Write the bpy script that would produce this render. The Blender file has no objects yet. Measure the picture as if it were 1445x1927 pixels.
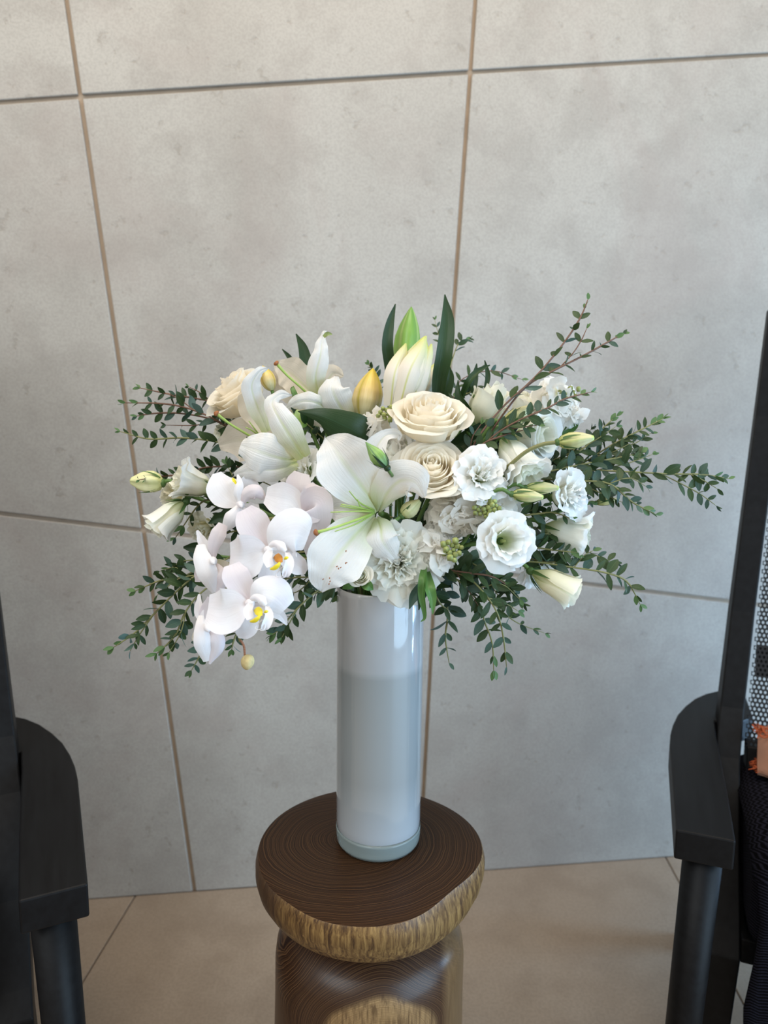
import bpy, bmesh, math, random
from mathutils import Vector, Matrix, noise
random.seed(7)
R = random.Random(11)
PI = math.pi
C = bpy.context.scene.collection
sc = bpy.context.scene
# ---------------------------------------------------------------- camera
FPX = 1336.0
PITCH, ROLL, CAMH = math.radians(8), math.radians(.6), 1.0
CAMROT = Matrix.Rotation(PI/2 - PITCH, 3, 'X') @ Matrix.Rotation(ROLL, 3, 'Z')
CAMPOS = Vector((0, 0, CAMH))
cd = bpy.data.cameras.new('camera'); cam = bpy.data.objects.new('camera', cd); C.objects.link(cam)
cam.matrix_world = Matrix.Translation(CAMPOS) @ CAMROT.to_4x4()
cd.sensor_fit = 'VERTICAL'; cd.sensor_height = 36; cd.lens = FPX/1927*36
cd.clip_start = .02
cd.dof.use_dof = True; cd.dof.focus_distance = .74; cd.dof.aperture_fstop = 5.0
sc.camera = cam
# ---------------------------------------------------------------- world, lights, exposure
w = bpy.data.worlds.new('world'); sc.world = w; w.use_nodes = True
bg = w.node_tree.nodes['Background']
bg.inputs[0].default_value = (.93, .87, .80, 1); bg.inputs[1].default_value = .50
def area(name, loc, target, sx, sy, power, col):
    l = bpy.data.lights.new(name, 'AREA'); l.shape = 'RECTANGLE'; l.size = sx; l.size_y = sy
    l.energy = power; l.color = col
    o = bpy.data.objects.new(name, l); C.objects.link(o); o.location = loc
    o.rotation_euler = (Vector(target)-Vector(loc)).to_track_quat('-Z', 'Y').to_euler()
    return o
area('window_light', (1.85, -.42, 1.0), (.15, 1.0, .65), 1.7, 1.9, 42, (.48, .74, 1))
area('side_window_light', (2.25, 1.12, .46), (0, 1.36, .38), .5, .85, 20, (.36, .64, 1)).data.spread = math.radians(120)
area('window_light_left', (-.95, -.35, 1.95), (0, .8, .95), 1.2, 1.2, 14, (.88, .95, 1))
area('ceiling_light', (.15, .50, 2.75), (.15, 1.0, .9), 1.7, .6, 24.5, (1, .86, .71))
sc.view_settings.view_transform = 'Standard'; sc.view_settings.look = 'None'
sc.view_settings.gamma = 1; sc.view_settings.use_curve_mapping = False
sc.view_settings.exposure = .20

# ---------------------------------------------------------------- helpers
def ray(x, y): return CAMROT @ Vector(((x-722.5)/FPX, -(y-963.5)/FPX, -1))
def P(x, y, d): return CAMPOS + ray(x, y)*d
def onz(x, y, z):
    v = ray(x, y); return CAMPOS + v*((z-CAMH)/v.z)
def cdir(x, y, z):                     # right, up, towards the viewer -> world direction
    return (CAMROT @ Vector((x, y, z))).normalized()
def lerp(a, b, t): return a+(b-a)*t
def cr(pts, t):                        # Catmull-Rom through pts (Vectors or floats)
    n = len(pts)-1; x = min(max(t, 0), 1)*n; i = min(int(x), n-1); f = x-i
    p1, p2 = pts[i], pts[i+1]
    p0 = pts[i-1] if i > 0 else p1*2-p2
    p3 = pts[i+2] if i+2 <= n else p2*2-p1
    return (p1*2 + (p2-p0)*f + (p0*2-p1*5+p2*4-p3)*(f*f) + (p1*3-p0-p2*3+p3)*(f*f*f))*.5
class MB:
    def __init__(s): s.v = []; s.f = []; s.uv = []; s.mi = []
    def grid(s, rows, uvs=None, close=False, mi=0):
        b = len(s.v); nr = len(rows); nc = len(rows[0])
        for r_ in rows: s.v += [tuple(p) for p in r_]
        if uvs is None: uvs = [[(j/max(nc-1, 1), i/max(nr-1, 1)) for j in range(nc)] for i in range(nr)]
        fl = [q for r_ in uvs for q in r_]
        for i in range(nr-1):
            for j in range(nc if close else nc-1):
                k = (j+1) % nc
                q = (i*nc+j, i*nc+k, (i+1)*nc+k, (i+1)*nc+j)
                s.f.append(tuple(b+a for a in q)); s.uv.append([fl[a] for a in q]); s.mi.append(mi)
    def cap(s, idx, mi=0, uv=None):
        s.f.append(tuple(idx)); s.uv.append([uv or (.5, .5)]*len(idx)); s.mi.append(mi)
    def tube(s, pts, rad, n=6, nseg=None, caps=True, mi=0):
        pts = [Vector(p) for p in pts]
        nseg = nseg or (len(pts)-1)*4
        rr = rad if isinstance(rad, (list, tuple)) else [rad, rad]
        C_ = [cr(pts, i/nseg) for i in range(nseg+1)]
        up = None; rows = []; b = len(s.v)
        for i, c in enumerate(C_):
            T = (C_[min(i+1, nseg)]-C_[max(i-1, 0)]).normalized()
            if up is None: up = T.orthogonal().normalized()
            up = (up - T*up.dot(T)).normalized(); S = T.cross(up)
            r_ = cr([float(q) for q in rr], i/nseg)
            rows.append([c+(up*math.cos(2*PI*k/n)+S*math.sin(2*PI*k/n))*r_ for k in range(n)])
        s.grid(rows, close=True, mi=mi)
        if caps:
            s.cap([b+k for k in range(n)][::-1], mi, (.5, 0)); s.cap([b+nseg*n+k for k in range(n)], mi, (.5, 1))
        return s
    def blob(s, c, ax, ra, rb, nu=8, nv=6, mi=0, lob=0, la=.1):   # ellipsoid, long axis ax
        ax = Vector(ax).normalized(); u = ax.orthogonal().normalized(); w_ = ax.cross(u); c = Vector(c)
        rows = []
        for i in range(nv+1):
            th = PI*i/nv; rr = math.sin(th)*rb+1e-5
            rows.append([c - ax*math.cos(th)*ra + (u*math.cos(2*PI*k/nu)+w_*math.sin(2*PI*k/nu))*rr*(1+la*math.cos(lob*2*PI*k/nu) if lob else 1) for k in range(nu)])
        s.grid(rows, close=True, mi=mi); return s
    def build(s, name, mats, parent=None, smooth=True):
        me = bpy.data.meshes.new(name)
        off = ROOTLOC(parent)
        me.from_pydata([Vector(v)-off for v in s.v], [], s.f)
        ul = me.uv_layers.new(name='uv'); k = 0
        flat = []
        for q in s.uv:
            for a in q: flat += [a[0], a[1]]
        ul.data.foreach_set('uv', flat)
        for m in (mats if isinstance(mats, (list, tuple)) else [mats]): me.materials.append(m)
        me.polygons.foreach_set('material_index', s.mi)
        if smooth: me.polygons.foreach_set('use_smooth', [True]*len(s.f))
        me.update()
        return link(name, me, parent)
def ROOTLOC(parent):
    off = Vector((0, 0, 0)); p = parent
    while p is not None: off = off+Vector(p.location); p = p.parent
    return off
def link(name, me, parent=None):
    o = bpy.data.objects.new(name, me); C.objects.link(o)
    if parent is not None: o.parent = parent
    return o
def tag(o, label=None, cat=None, group=None, kind=None):
    if label: o['label'] = label
    if cat: o['category'] = cat
    if group: o['group'] = group
    if kind: o['kind'] = kind
    return o
def thing(name, label, cat, loc=(0, 0, 0), group=None, rz=0):
    o = bpy.data.objects.new(name, None); C.objects.link(o); o.empty_display_size = .02
    o.location = loc; o.rotation_euler = (0, 0, rz)
    return tag(o, label, cat, group)
def bmobj(name, bm, mats, parent=None, smooth=False, bev=0, seg=2):
    if bev: bmesh.ops.bevel(bm, geom=[e for e in bm.edges if len(e.link_faces) == 2 and e.calc_face_angle(0) > .35], offset=bev, segments=seg, affect='EDGES', profile=.5)
    me = bpy.data.meshes.new(name); bm.normal_update(); bm.to_mesh(me); bm.free()
    for m in (mats if isinstance(mats, (list, tuple)) else [mats]): me.materials.append(m)
    if smooth: me.polygons.foreach_set('use_smooth', [True]*len(me.polygons))
    return link(name, me, parent)
def prism(bm, pts, z0, z1):            # polygon in XY extruded
    lo = [bm.verts.new((x, y, z0)) for x, y in pts]; hi = [bm.verts.new((x, y, z1)) for x, y in pts]
    n = len(pts)
    bm.faces.new(hi); bm.faces.new(lo[::-1])
    for i in range(n): bm.faces.new((lo[i], lo[(i+1) % n], hi[(i+1) % n], hi[i]))
    bmesh.ops.recalc_face_normals(bm, faces=bm.faces)
    return bm
def hexa(bm, c):                       # 8 corners: bottom ring 0-3, top ring 4-7
    v = [bm.verts.new(p) for p in c]
    for q in ((3, 2, 1, 0), (4, 5, 6, 7), (0, 1, 5, 4), (1, 2, 6, 5), (2, 3, 7, 6), (3, 0, 4, 7)): bm.faces.new([v[i] for i in q])
    bmesh.ops.recalc_face_normals(bm, faces=bm.faces)
    return bm

# ---------------------------------------------------------------- materials
class NT:
    def __init__(s, name):
        s.m = bpy.data.materials.new(name); s.m.use_nodes = True; s.t = s.m.node_tree
        s.b = s.t.nodes['Principled BSDF']; s.out = s.t.nodes['Material Output']
    def n(s, typ, **kw):
        q = s.t.nodes.new(typ)
        for k, v in kw.items(): setattr(q, k, v)
        return q
    def l(s, a, b): s.t.links.new(a, b)
    def set(s, **kw):
        for k, v in kw.items():
            i = s.b.inputs[k.replace('_', ' ')]
            if hasattr(v, 'is_output') or isinstance(v, bpy.types.NodeSocket): s.l(v, i)
            else: i.default_value = v
    def ramp(s, fac, stops, interp='LINEAR'):
        r_ = s.n('ShaderNodeValToRGB'); r_.color_ramp.interpolation = interp
        el = r_.color_ramp.elements
        while len(el) < len(stops): el.new(.5)
        for e, (p, c) in zip(el, stops): e.position = p; e.color = (*c, 1) if len(c) == 3 else c
        if fac is not None: s.l(fac, r_.inputs[0])
        return r_.outputs[0]
    def noise(s, scale, detail=4, vec=None, rough=.55, dist=0):
        q = s.n('ShaderNodeTexNoise'); q.inputs['Scale'].default_value = scale; q.inputs['Detail'].default_value = detail
        q.inputs['Roughness'].default_value = rough; q.inputs['Distortion'].default_value = dist
        if vec is not None: s.l(vec, q.inputs['Vector'])
        return q.outputs['Fac']
    def obj(s): return s.n('ShaderNodeTexCoord').outputs['Object']
    def mapping(s, vec, sc_=(1, 1, 1), loc=(0, 0, 0), rot=(0, 0, 0)):
        q = s.n('ShaderNodeMapping'); s.l(vec, q.inputs[0])
        q.inputs['Scale'].default_value = sc_; q.inputs['Location'].default_value = loc; q.inputs['Rotation'].default_value = rot
        return q.outputs[0]
    def mix(s, fac, a, b, mode='MIX'):
        q = s.n('ShaderNodeMix', data_type='RGBA', blend_type=mode)
        for i, v in ((0, fac), (6, a), (7, b)):
            if isinstance(v, bpy.types.NodeSocket): s.l(v, q.inputs[i])
            else: q.inputs[i].default_value = v if i == 0 else (*v, 1)
        return q.outputs[2]
    def math(s, op, a, b=0):
        q = s.n('ShaderNodeMath', operation=op)
        for i, v in ((0, a), (1, b)):
            if isinstance(v, bpy.types.NodeSocket): s.l(v, q.inputs[i])
            else: q.inputs[i].default_value = v
        return q.outputs[0]
    def bump(s, h, strength=.3, dist=.001):
        q = s.n('ShaderNodeBump'); q.inputs['Strength'].default_value = strength; q.inputs['Distance'].default_value = dist
        s.l(h, q.inputs['Height']); s.l(q.outputs[0], s.b.inputs['Normal']); return q.outputs[0]

def petal_mat(name, base, tip, mid=None, trans=.3, stripes=26, bs=.35, rough=.5, rim=None, tint=None):
    """white petal: colour runs from base (uv v=0) to tip, mid-rib colour, fine veins, light passes through"""
    t = NT(name); uv = t.n('ShaderNodeTexCoord').outputs['UV']
    sp = t.n('ShaderNodeSeparateXYZ'); t.l(uv, sp.inputs[0])
    col = t.ramp(sp.outputs[1], [(0, base), (.38, tip), (1, rim or tip)])
    if mid:
        d = t.math('ABSOLUTE', t.math('SUBTRACT', sp.outputs[0], .5))
        f = t.ramp(d, [(0, (1, 1, 1)), (.07, (0, 0, 0))])
        f2 = t.ramp(sp.outputs[1], [(0, (1, 1, 1)), (.45, (.5, .5, .5)), (.8, (.06, .06, .06))])
        col = t.mix(t.math('MULTIPLY', f, f2), col, mid)
    if tint:
        col = t.mix(t.ramp(t.noise(45, 2, t.obj()), [(.4, (0, 0, 0)), (.75, (.6, .6, .6))]), col, tint)
    vec = t.mapping(uv, (stripes, 1.6, 1))
    h = t.noise(1.0, 4, vec, .6)
    h2 = t.noise(140, 3, t.obj())
    hh = t.math('ADD', h, t.math('MULTIPLY', h2, .35))
    col = t.mix(t.ramp(h, [(.35, (.07, .07, .07)), (.6, (0, 0, 0))]), col, (.68, .66, .56))
    t.set(Base_Color=col, Roughness=rough); t.b.inputs['Specular IOR Level'].default_value = .35
    nm = t.bump(hh, bs, .0009)
    tr = t.n('ShaderNodeBsdfTranslucent'); t.l(col, tr.inputs[0]); t.l(nm, tr.inputs[1])
    mx = t.n('ShaderNodeMixShader'); mx.inputs[0].default_value = trans
    t.l(t.b.outputs[0], mx.inputs[1]); t.l(tr.outputs[0], mx.inputs[2]); t.l(mx.outputs[0], t.out.inputs[0])
    return t.m
def leaf_mat(name, c1, c2, rough=.42, rib=(.10, .17, .07), back=None, bs=.35, stripes=18):
    t = NT(name); uv = t.n('ShaderNodeTexCoord').outputs['UV']
    sp = t.n('ShaderNodeSeparateXYZ'); t.l(uv, sp.inputs[0])
    oi = t.n('ShaderNodeObjectInfo').outputs['Random']
    n_ = t.noise(60, 3, t.obj())
    col = t.mix(t.math('MULTIPLY', t.math('ADD', n_, oi), .5), c1, c2)
    d = t.math('ABSOLUTE', t.math('SUBTRACT', sp.outputs[0], .5))
    col = t.mix(t.ramp(d, [(0, (.8, .8, .8)), (.035, (0, 0, 0))]), col, rib)
    if back:
        g = t.n('ShaderNodeNewGeometry').outputs['Backfacing']; col = t.mix(t.math('MULTIPLY', g, .8), col, back)
    h = t.noise(1, 2, t.mapping(uv, (stripes, 1.2, 1)))
    t.set(Base_Color=col, Roughness=rough); t.b.inputs['Specular IOR Level'].default_value = .4
    nm = t.bump(h, bs, .0006)
    tr = t.n('ShaderNodeBsdfTranslucent'); t.l(col, tr.inputs[0]); t.l(nm, tr.inputs[1])
    mx = t.n('ShaderNodeMixShader'); mx.inputs[0].default_value = .15
    t.l(t.b.outputs[0], mx.inputs[1]); t.l(tr.outputs[0], mx.inputs[2]); t.l(mx.outputs[0], t.out.inputs[0])
    return t.m
def plain(name, c, rough=.5, var=.15, scale=60, bump=0, spec=.4):
    t = NT(name); n_ = t.noise(scale, 3, t.obj())
    col = t.mix(n_, tuple(a*(1-var) for a in c), tuple(min(a*(1+var), 1) for a in c))
    t.set(Base_Color=col, Roughness=rough); t.b.inputs['Specular IOR Level'].default_value = spec
    if bump: t.bump(n_, bump, .001)
    return t.m

W = {}
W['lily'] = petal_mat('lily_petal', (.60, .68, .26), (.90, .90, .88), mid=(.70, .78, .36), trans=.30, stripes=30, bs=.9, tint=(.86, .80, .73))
W['lily_warm'] = petal_mat('lily_petal_shaded_side', (.70, .68, .42), (.80, .72, .60), mid=(.66, .68, .34), trans=.4, stripes=34, bs=.5)  # white petal with its backlit, shaded tan put into the colour
W['lily_opening'] = petal_mat('lily_opening_petal', (.86, .82, .70), (.88, .82, .72), mid=(.60, .64, .10), rim=(.66, .70, .22), trans=.25, stripes=34, bs=.4)
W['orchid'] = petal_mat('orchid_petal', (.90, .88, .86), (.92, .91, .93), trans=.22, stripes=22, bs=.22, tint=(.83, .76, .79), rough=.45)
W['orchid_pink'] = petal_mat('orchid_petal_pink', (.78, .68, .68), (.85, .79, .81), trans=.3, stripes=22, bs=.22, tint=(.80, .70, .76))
W['rose'] = petal_mat('rose_petal', (.98, .80, .55), (.98, .91, .76), trans=.46, stripes=14, bs=.15, rim=(.98, .94, .84))
W['rose_green'] = petal_mat('rose_petal_green_white', (.66, .74, .38), (.91, .91, .74), trans=.3, stripes=14, bs=.25, rim=(.93, .93, .84))
W['lisi'] = petal_mat('lisianthus_petal', (.74, .82, .40), (.92, .93, .84), trans=.36, stripes=12, bs=.4, rim=(.93, .94, .93))
W['lisi_cream'] = petal_mat('lisianthus_petal_cream', (.50, .58, .22), (.92, .88, .64), trans=.34, stripes=12, bs=.35, rim=(.93, .93, .82))
W['carn'] = petal_mat('carnation_petal', (.88, .92, .64), (.96, .97, .86), trans=.46, stripes=10, bs=.25, rim=(.97, .97, .90))
W['stock'] = petal_mat('stock_petal', (.88, .90, .62), (.97, .95, .90), trans=.46, stripes=8, bs=.3)
W['leaf'] = leaf_mat('lily_leaf', (.013, .036, .010), (.028, .068, .018), rough=.38, rib=(.02, .06, .02), stripes=26, bs=.5)
W['leaf_light'] = leaf_mat('young_leaf', (.06, .16, .035), (.12, .25, .06), rib=(.15, .3, .08))
W['euc'] = leaf_mat('eucalyptus_leaf', (.016, .043, .012), (.046, .086, .024), rough=.5, rib=(.07, .13, .05), back=(.09, .16, .13))
W['euc_blue'] = leaf_mat('eucalyptus_leaf_blue', (.024, .060, .038), (.062, .118, .086), rough=.55, rib=(.08, .14, .08), back=(.10, .18, .16))
W['euc_tip'] = leaf_mat('eucalyptus_young_leaf', (.06, .14, .04), (.11, .20, .07), rough=.5, rib=(.14, .22, .08))
W['stem_red'] = plain('red_brown_stem', (.15, .075, .045), .5)
W['stem_green'] = plain('green_stem', (.10, .19, .045), .45)
W['stem_olive'] = plain('olive_stem', (.20, .20, .075), .5)
W['pistil'] = plain('pistil_green', (.38, .52, .12), .4)
W['stigma'] = plain('stigma_brown', (.30, .11, .035), .6)
W['yellow'] = plain('orchid_yellow', (.80, .66, .03), .45)
W['orange'] = plain('orchid_orange', (.50, .20, .02), .5, .4, 500)
W['bud_green'] = plain('green_flower_bud', (.30, .34, .11), .55, .75, 150, .5)
W['calyx'] = leaf_mat('calyx', (.05, .12, .03), (.10, .19, .05))
W['dry'] = plain('dried_bud', (.62, .50, .24), .7, .35, 200, .6)
def budmat(name, stops, seam, nseam=3):
    t = NT(name); uv = t.n('ShaderNodeTexCoord').outputs['UV']
    sp = t.n('ShaderNodeSeparateXYZ'); t.l(uv, sp.inputs[0])
    col = t.ramp(sp.outputs[1], stops)
    a = t.math('ABSOLUTE', t.math('SUBTRACT', t.math('FRACT', t.math('MULTIPLY', sp.outputs[0], nseam)), .5))
    col = t.mix(t.ramp(a, [(0, (.9, .9, .9)), (.06, (.5, .5, .5)), (.16, (0, 0, 0))]), col, seam)
    h = t.noise(1, 3, t.mapping(uv, (60, 2, 1)))
    col = t.mix(t.ramp(h, [(.3, (.25, .25, .25)), (.6, (0, 0, 0))]), col, tuple(c*.6 for c in seam))
    t.set(Base_Color=col, Roughness=.42); t.bump(h, .3, .0008)
    return t.m
W['bud_yellow'] = budmat('lily_bud_yellow', [(0, (.66, .66, .42)), (.5, (.74, .56, .24)), (1, (.70, .52, .03))], (.50, .40, .02))
W['bud_lime'] = budmat('lily_bud_green', [(0, (.45, .58, .25)), (.4, (.22, .42, .07)), (1, (.12, .28, .04))], (.42, .56, .18))
W['bud_white'] = budmat('lily_bud_white', [(0, (.80, .78, .68)), (.6, (.80, .72, .58)), (1, (.50, .58, .12))], (.60, .62, .14))
W['lbud'] = budmat('lisianthus_bud', [(0, (.30, .34, .08)), (.35, (.58, .55, .24)), (.9, (.66, .62, .36)), (1, (.50, .66, .12))], (.40, .44, .14), 4)
W['lbud_pale'] = budmat('lisianthus_bud_pale', [(0, (.50, .52, .20)), (.4, (.74, .72, .42)), (1, (.74, .76, .38))], (.55, .58, .26), 4)
W['lbud_green'] = budmat('lisianthus_bud_green', [(0, (.08, .20, .06)), (.5, (.30, .48, .12)), (1, (.16, .34, .08))], (.03, .10, .04), 4)

# stone wall
def stone(name, c1, c2, c3, bs=.25, pits=True, fine=260, rough=.55):
    t = NT(name); o = t.obj()
    a = t.noise(1.6, 6, o, .6, .6); b = t.noise(9, 6, o, .62); c = t.noise(fine, 2, o, .6)
    col = t.mix(t.ramp(a, [(.36, (0, 0, 0)), (.64, (1, 1, 1))]), c1, c2)
    col = t.mix(t.ramp(b, [(.46, (0, 0, 0)), (.62, (.55, .55, .55))]), col, c3)
    col = t.mix(t.math('MULTIPLY', t.ramp(c, [(.42, (1, 1, 1)), (.56, (0, 0, 0))]), .20), col, tuple(q*.62 for q in c3))
    h = t.math('ADD', b, t.math('MULTIPLY', c, .4))
    if pits:
        v = t.noise(38, 5, o, .7); pm = t.ramp(v, [(.33, (1, 1, 1)), (.39, (0, 0, 0))])
        col = t.mix(t.math('MULTIPLY', pm, .45), col, (.26, .23, .19))
        d = t.noise(2.3, 5, t.mapping(o, (1, 1, 1), (5, 2, 1)), .65, 1.2)
        col = t.mix(t.math('MULTIPLY', t.ramp(d, [(.50, (0, 0, 0)), (.66, (1, 1, 1))]), .30), col, (.33, .27, .235))
        h = t.math('SUBTRACT', h, pm)
    t.set(Base_Color=col, Roughness=rough); t.b.inputs['Specular IOR Level'].default_value = .25
    t.bump(h, bs, .002)
    return t.m
W['wall'] = stone('limestone', (.372, .342, .298), (.440, .41, .362), (.328, .298, .260))
W['grout'] = plain('brown_grout', (.42, .32, .23), .9, .2, 30)
W['floor'] = stone('floor_stone', (.30, .235, .172), (.35, .28, .212), (.26, .20, .146), fine=190, pits=False, rough=.4)
W['floor_grout'] = plain('floor_grout', (.17, .13, .10), .9)

# ---------------------------------------------------------------- floor and wall
fl, fr = onz(365, 1677, 0), onz(1255, 1612, 0)
WD = (fr-fl).normalized(); WN = Vector((WD.y, -WD.x, 0))     # WN faces the camera
def onwall(x, y):
    v = ray(x, y); t = (fl-CAMPOS).dot(WN)/v.dot(WN); p = CAMPOS+v*t
    return Vector(((p-fl).dot(WD), p.z))
def wl(a, z, out=0): return fl + WD*a + Vector((0, 0, z)) + WN*out
def line_at_z(p, q, z): t = (z-p.y)/(q.y-p.y); return p+(q-p)*t
def line_at_a(p, q, a): t = (a-p.x)/(q.x-p.x); return p+(q-p)*t
v1 = [onwall(*q) for q in ((125, 0), (151, 182), (270, 998), (366, 1677))]
v2 = [onwall(*q) for q in ((894, 0), (884.5, 136), (819, 1064), (790, 1600))]
h1l, h1r = onwall(0, 193), onwall(1445, 103)
h2l, h2r = onwall(0, 966), onwall(1372, 1131)
TOP = 2.7
cols = []
def vrow(a_top, a1, a2, a_bot):
    return [Vector((a_top, TOP)), a1, a2, Vector((a_bot, 0.0))]
A0 = line_at_a(h1l, v1[1], -.75); A0b = line_at_a(h2l, v1[2], -.62)
V1c = [line_at_z(v1[0], v1[1], TOP), v1[1], v1[2], line_at_z(v1[2], v1[3], 0)]
V2c = [line_at_z(v2[0], v2[1], TOP), v2[1], v2[2], line_at_z(v2[2], v2[3], 0)]
A3 = line_at_a(v2[1], h1r, 1.75); A3b = line_at_a(v2[2], h2r, 1.6)
cols = [vrow(-2.3, Vector((-2.25, 1.55)), Vector((-2.15, .88)), -2.1), vrow(-1.55, Vector((-1.5, 1.62)), Vector((-1.38, .9)), -1.3),
        vrow(-.85, A0, A0b, -.55), V1c, V2c, vrow(1.85, A3, A3b, 1.5), vrow(2.9, Vector((2.85, 1.95)), Vector((2.8, .55)), 2.75)]
bm = bmesh.new()
q = [wl(-2.5, -.05, -.006), wl(3.0, -.05, -.006), wl(3.0, -.05, -.14), wl(-2.5, -.05, -.14)]
hexa(bm, [tuple(p) for p in q]+[(p.x, p.y, TOP+.02) for p in q])
wall = bmobj('wall_back', bm, W['grout']); tag(wall, 'wall of large pale stone panels with slanting brown joints', kind='structure')
GAP = .0038
for i in range(len(cols)-1):
    for j in range(3):
        qd = [cols[i][j+1], cols[i+1][j+1], cols[i+1][j], cols[i][j]]      # bl br tr tl
        c = sum(qd, Vector((0, 0)))/4
        ins = []
        for k in range(4):                                                # inset each edge by GAP
            p, a, b = qd[k], qd[k-1], qd[(k+1) % 4]
            e1 = (p-a).normalized(); e2 = (b-p).normalized()
            n1 = Vector((-e1.y, e1.x)); n2 = Vector((-e2.y, e2.x))
            bis = (n1+n2); ins.append(p + bis*(GAP/(bis.dot(n1))))
        if j == 2:
            ins[0].y = ins[1].y = .001
        bm = bmesh.new()
        pr = R.uniform(-.0008, .0008)
        base = [wl(p.x, p.y, -.0058) for p in ins]; topv = [wl(p.x, p.y, .002+pr) for p in ins]
        hexa(bm, [tuple(p) for p in base+topv])
        bmobj('stone_panel', bm, W['wall'], wall, bev=.0016, seg=2)
# floor: tiles with recessed joints
bm = bmesh.new(); prism(bm, [(-3.2, -2.4), (3.4, -2.4), (3.4, 1.9), (-3.2, 1.05)], -.06, -.004)
floor = bmobj('floor', bm, W['floor_grout']); tag(floor, 'beige stone floor laid in large tiles', kind='structure')
ja, jb = onz(252, 1690, 0), onz(162, 1872, 0); ka, kb = onz(1252, 1612, 0), onz(1344, 1840, 0)
TD = ((ja-jb).normalized()+(ka-kb).normalized()).normalized()
TS = Vector((TD.y, -TD.x, 0)); off0 = ja.dot(TS); wid = (ka.dot(TS)-off0)
print('tile', wid, (ja-jb).normalized(), (ka-kb).normalized(), WD)
g = .0016
wt = wid
def wall_t(s):                         # distance along TD of the wall's foot for side offset s
    base = TS*s; return (fl-base).dot(WN)/TD.dot(WN)
for i in range(-3, 3):
    s0, s1 = off0+i*wt+g, off0+(i+1)*wt-g
    t_hi0, t_hi1 = wall_t(s0)-.001, wall_t(s1)-.001
    for j in range(3):
        a0, a1 = (t_hi0, t_hi1) if j == 0 else (.62-(j-1)*.9-g, .62-(j-1)*.9-g)
        b0 = .62-j*.9+g
        bm = bmesh.new()
        pts = [TS*s0+TD*b0, TS*s1+TD*b0, TS*s1+TD*a1, TS*s0+TD*a0]
        prism(bm, [(p.x, p.y) for p in pts], -.0038, 0)
        bmobj('floor_tile', bm, W['floor'], floor, bev=.0007, seg=1)

# ---------------------------------------------------------------- vase
VX, VY, VZ, VR, VH = -.003, .789, .494, .050, .311
RIMZ = VZ+VH
t = NT('white_glass'); sp = t.n('ShaderNodeSeparateXYZ'); t.l(t.obj(), sp.inputs[0])
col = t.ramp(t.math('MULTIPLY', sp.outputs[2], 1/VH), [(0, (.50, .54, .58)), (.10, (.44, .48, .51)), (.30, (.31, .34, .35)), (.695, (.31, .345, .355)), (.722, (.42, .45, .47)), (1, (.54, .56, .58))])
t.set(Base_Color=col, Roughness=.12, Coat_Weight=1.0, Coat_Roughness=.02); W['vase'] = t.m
t.b.inputs['Specular IOR Level'].default_value = .5
t.b.inputs['Subsurface Weight'].default_value = .0
t = NT('clear_glass'); t.set(Base_Color=(.50, .60, .59, 1), Roughness=.12); t.b.inputs['Transmission Weight'].default_value = .6; t.b.inputs['IOR'].default_value = 1.45; W['glass'] = t.m
vase = thing('vase', 'tall cylindrical white glass vase standing on the round wooden stool', 'vase', (VX, VY, VZ))
def lathe(mb, prof, n=64, cx=VX, cy=VY, cz=VZ, close=False, rf=None, mi=0):
    rows = []
    for r_, z in prof:
        rows.append([(cx+r_*(rf(k/n, z) if rf else 1)*math.cos(2*PI*k/n), cy+r_*(rf(k/n, z) if rf else 1)*math.sin(2*PI*k/n), cz+z) for k in range(n)])
    if close: rows.append(rows[0])
    mb.grid(rows, close=True, mi=mi)
mb = MB()
lathe(mb, [(.0005, .0125), (.030, .0122), (.041, .0128), (.0462, .0150), (.0488, .0185), (.0498, .023), (.05, .03), (.05, .12), (.05, .2), (.05, .305), (.0496, .3095), (.0482, .311), (.0468, .3095), (.0464, .305), (.0462, .2), (.0462, .03), (.043, .018), (.03, .016), (.0005, .016)])
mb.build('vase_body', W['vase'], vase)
mb = MB()
lathe(mb, [(.0005, .0), (.044, .0), (.0478, .0012), (.0496, .005), (.0502, .012), (.0503, .018), (.0501, .0222), (.0492, .0182), (.0464, .0145), (.041, .0123), (.030, .0117), (.0005, .012)])
tag(mb.build('glass_base', W['glass'], vase), 'thick clear glass foot of the vase')

# ---------------------------------------------------------------- wooden stool
SX, SY = -.012, .772
t = NT('dark_end_grain'); o = t.obj()
nz = t.noise(9, 3, o); mp = t.mapping(o, (1, 1.1, .4), (.028, -.015, 0))
ln = t.n('ShaderNodeVectorMath', operation='LENGTH'); sx_ = t.n('ShaderNodeSeparateXYZ'); t.l(mp, sx_.inputs[0])
cx_ = t.n('ShaderNodeCombineXYZ'); t.l(sx_.outputs[0], cx_.inputs[0]); t.l(sx_.outputs[1], cx_.inputs[1]); t.l(cx_.outputs[0], ln.inputs[0])
rr = t.math('ADD', ln.outputs['Value'], t.math('MULTIPLY', nz, .022))
nr = t.n('ShaderNodeTexNoise'); nr.noise_dimensions = '1D'; t.l(t.math('MULTIPLY', rr, 130), nr.inputs['W']); nr.inputs['Detail'].default_value = 3
col = t.ramp(nr.outputs['Fac'], [(.40, (.016, .007, .003)), (.5, (.034, .015, .0065)), (.60, (.085, .040, .016))])
col = t.mix(t.math('MULTIPLY', t.noise(14, 4, o), .5), col, (.026, .013, .008))
fib = t.noise(700, 2, o)
col = t.mix(t.math('MULTIPLY', fib, .2), col, (.055, .030, .015))
t.set(Base_Color=col, Roughness=.40); t.b.inputs['Specular IOR Level'].default_value = .12
t.bump(t.math('ADD', nr.outputs['Fac'], fib), .12, .0006); W['wood_top'] = t.m
t = NT('tan_sapwood'); o = t.obj()
st = t.noise(1, 5, t.mapping(o, (260, 260, 26)), .7, .5); st2 = t.noise(1, 3, t.mapping(o, (60, 60, 12)))
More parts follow.
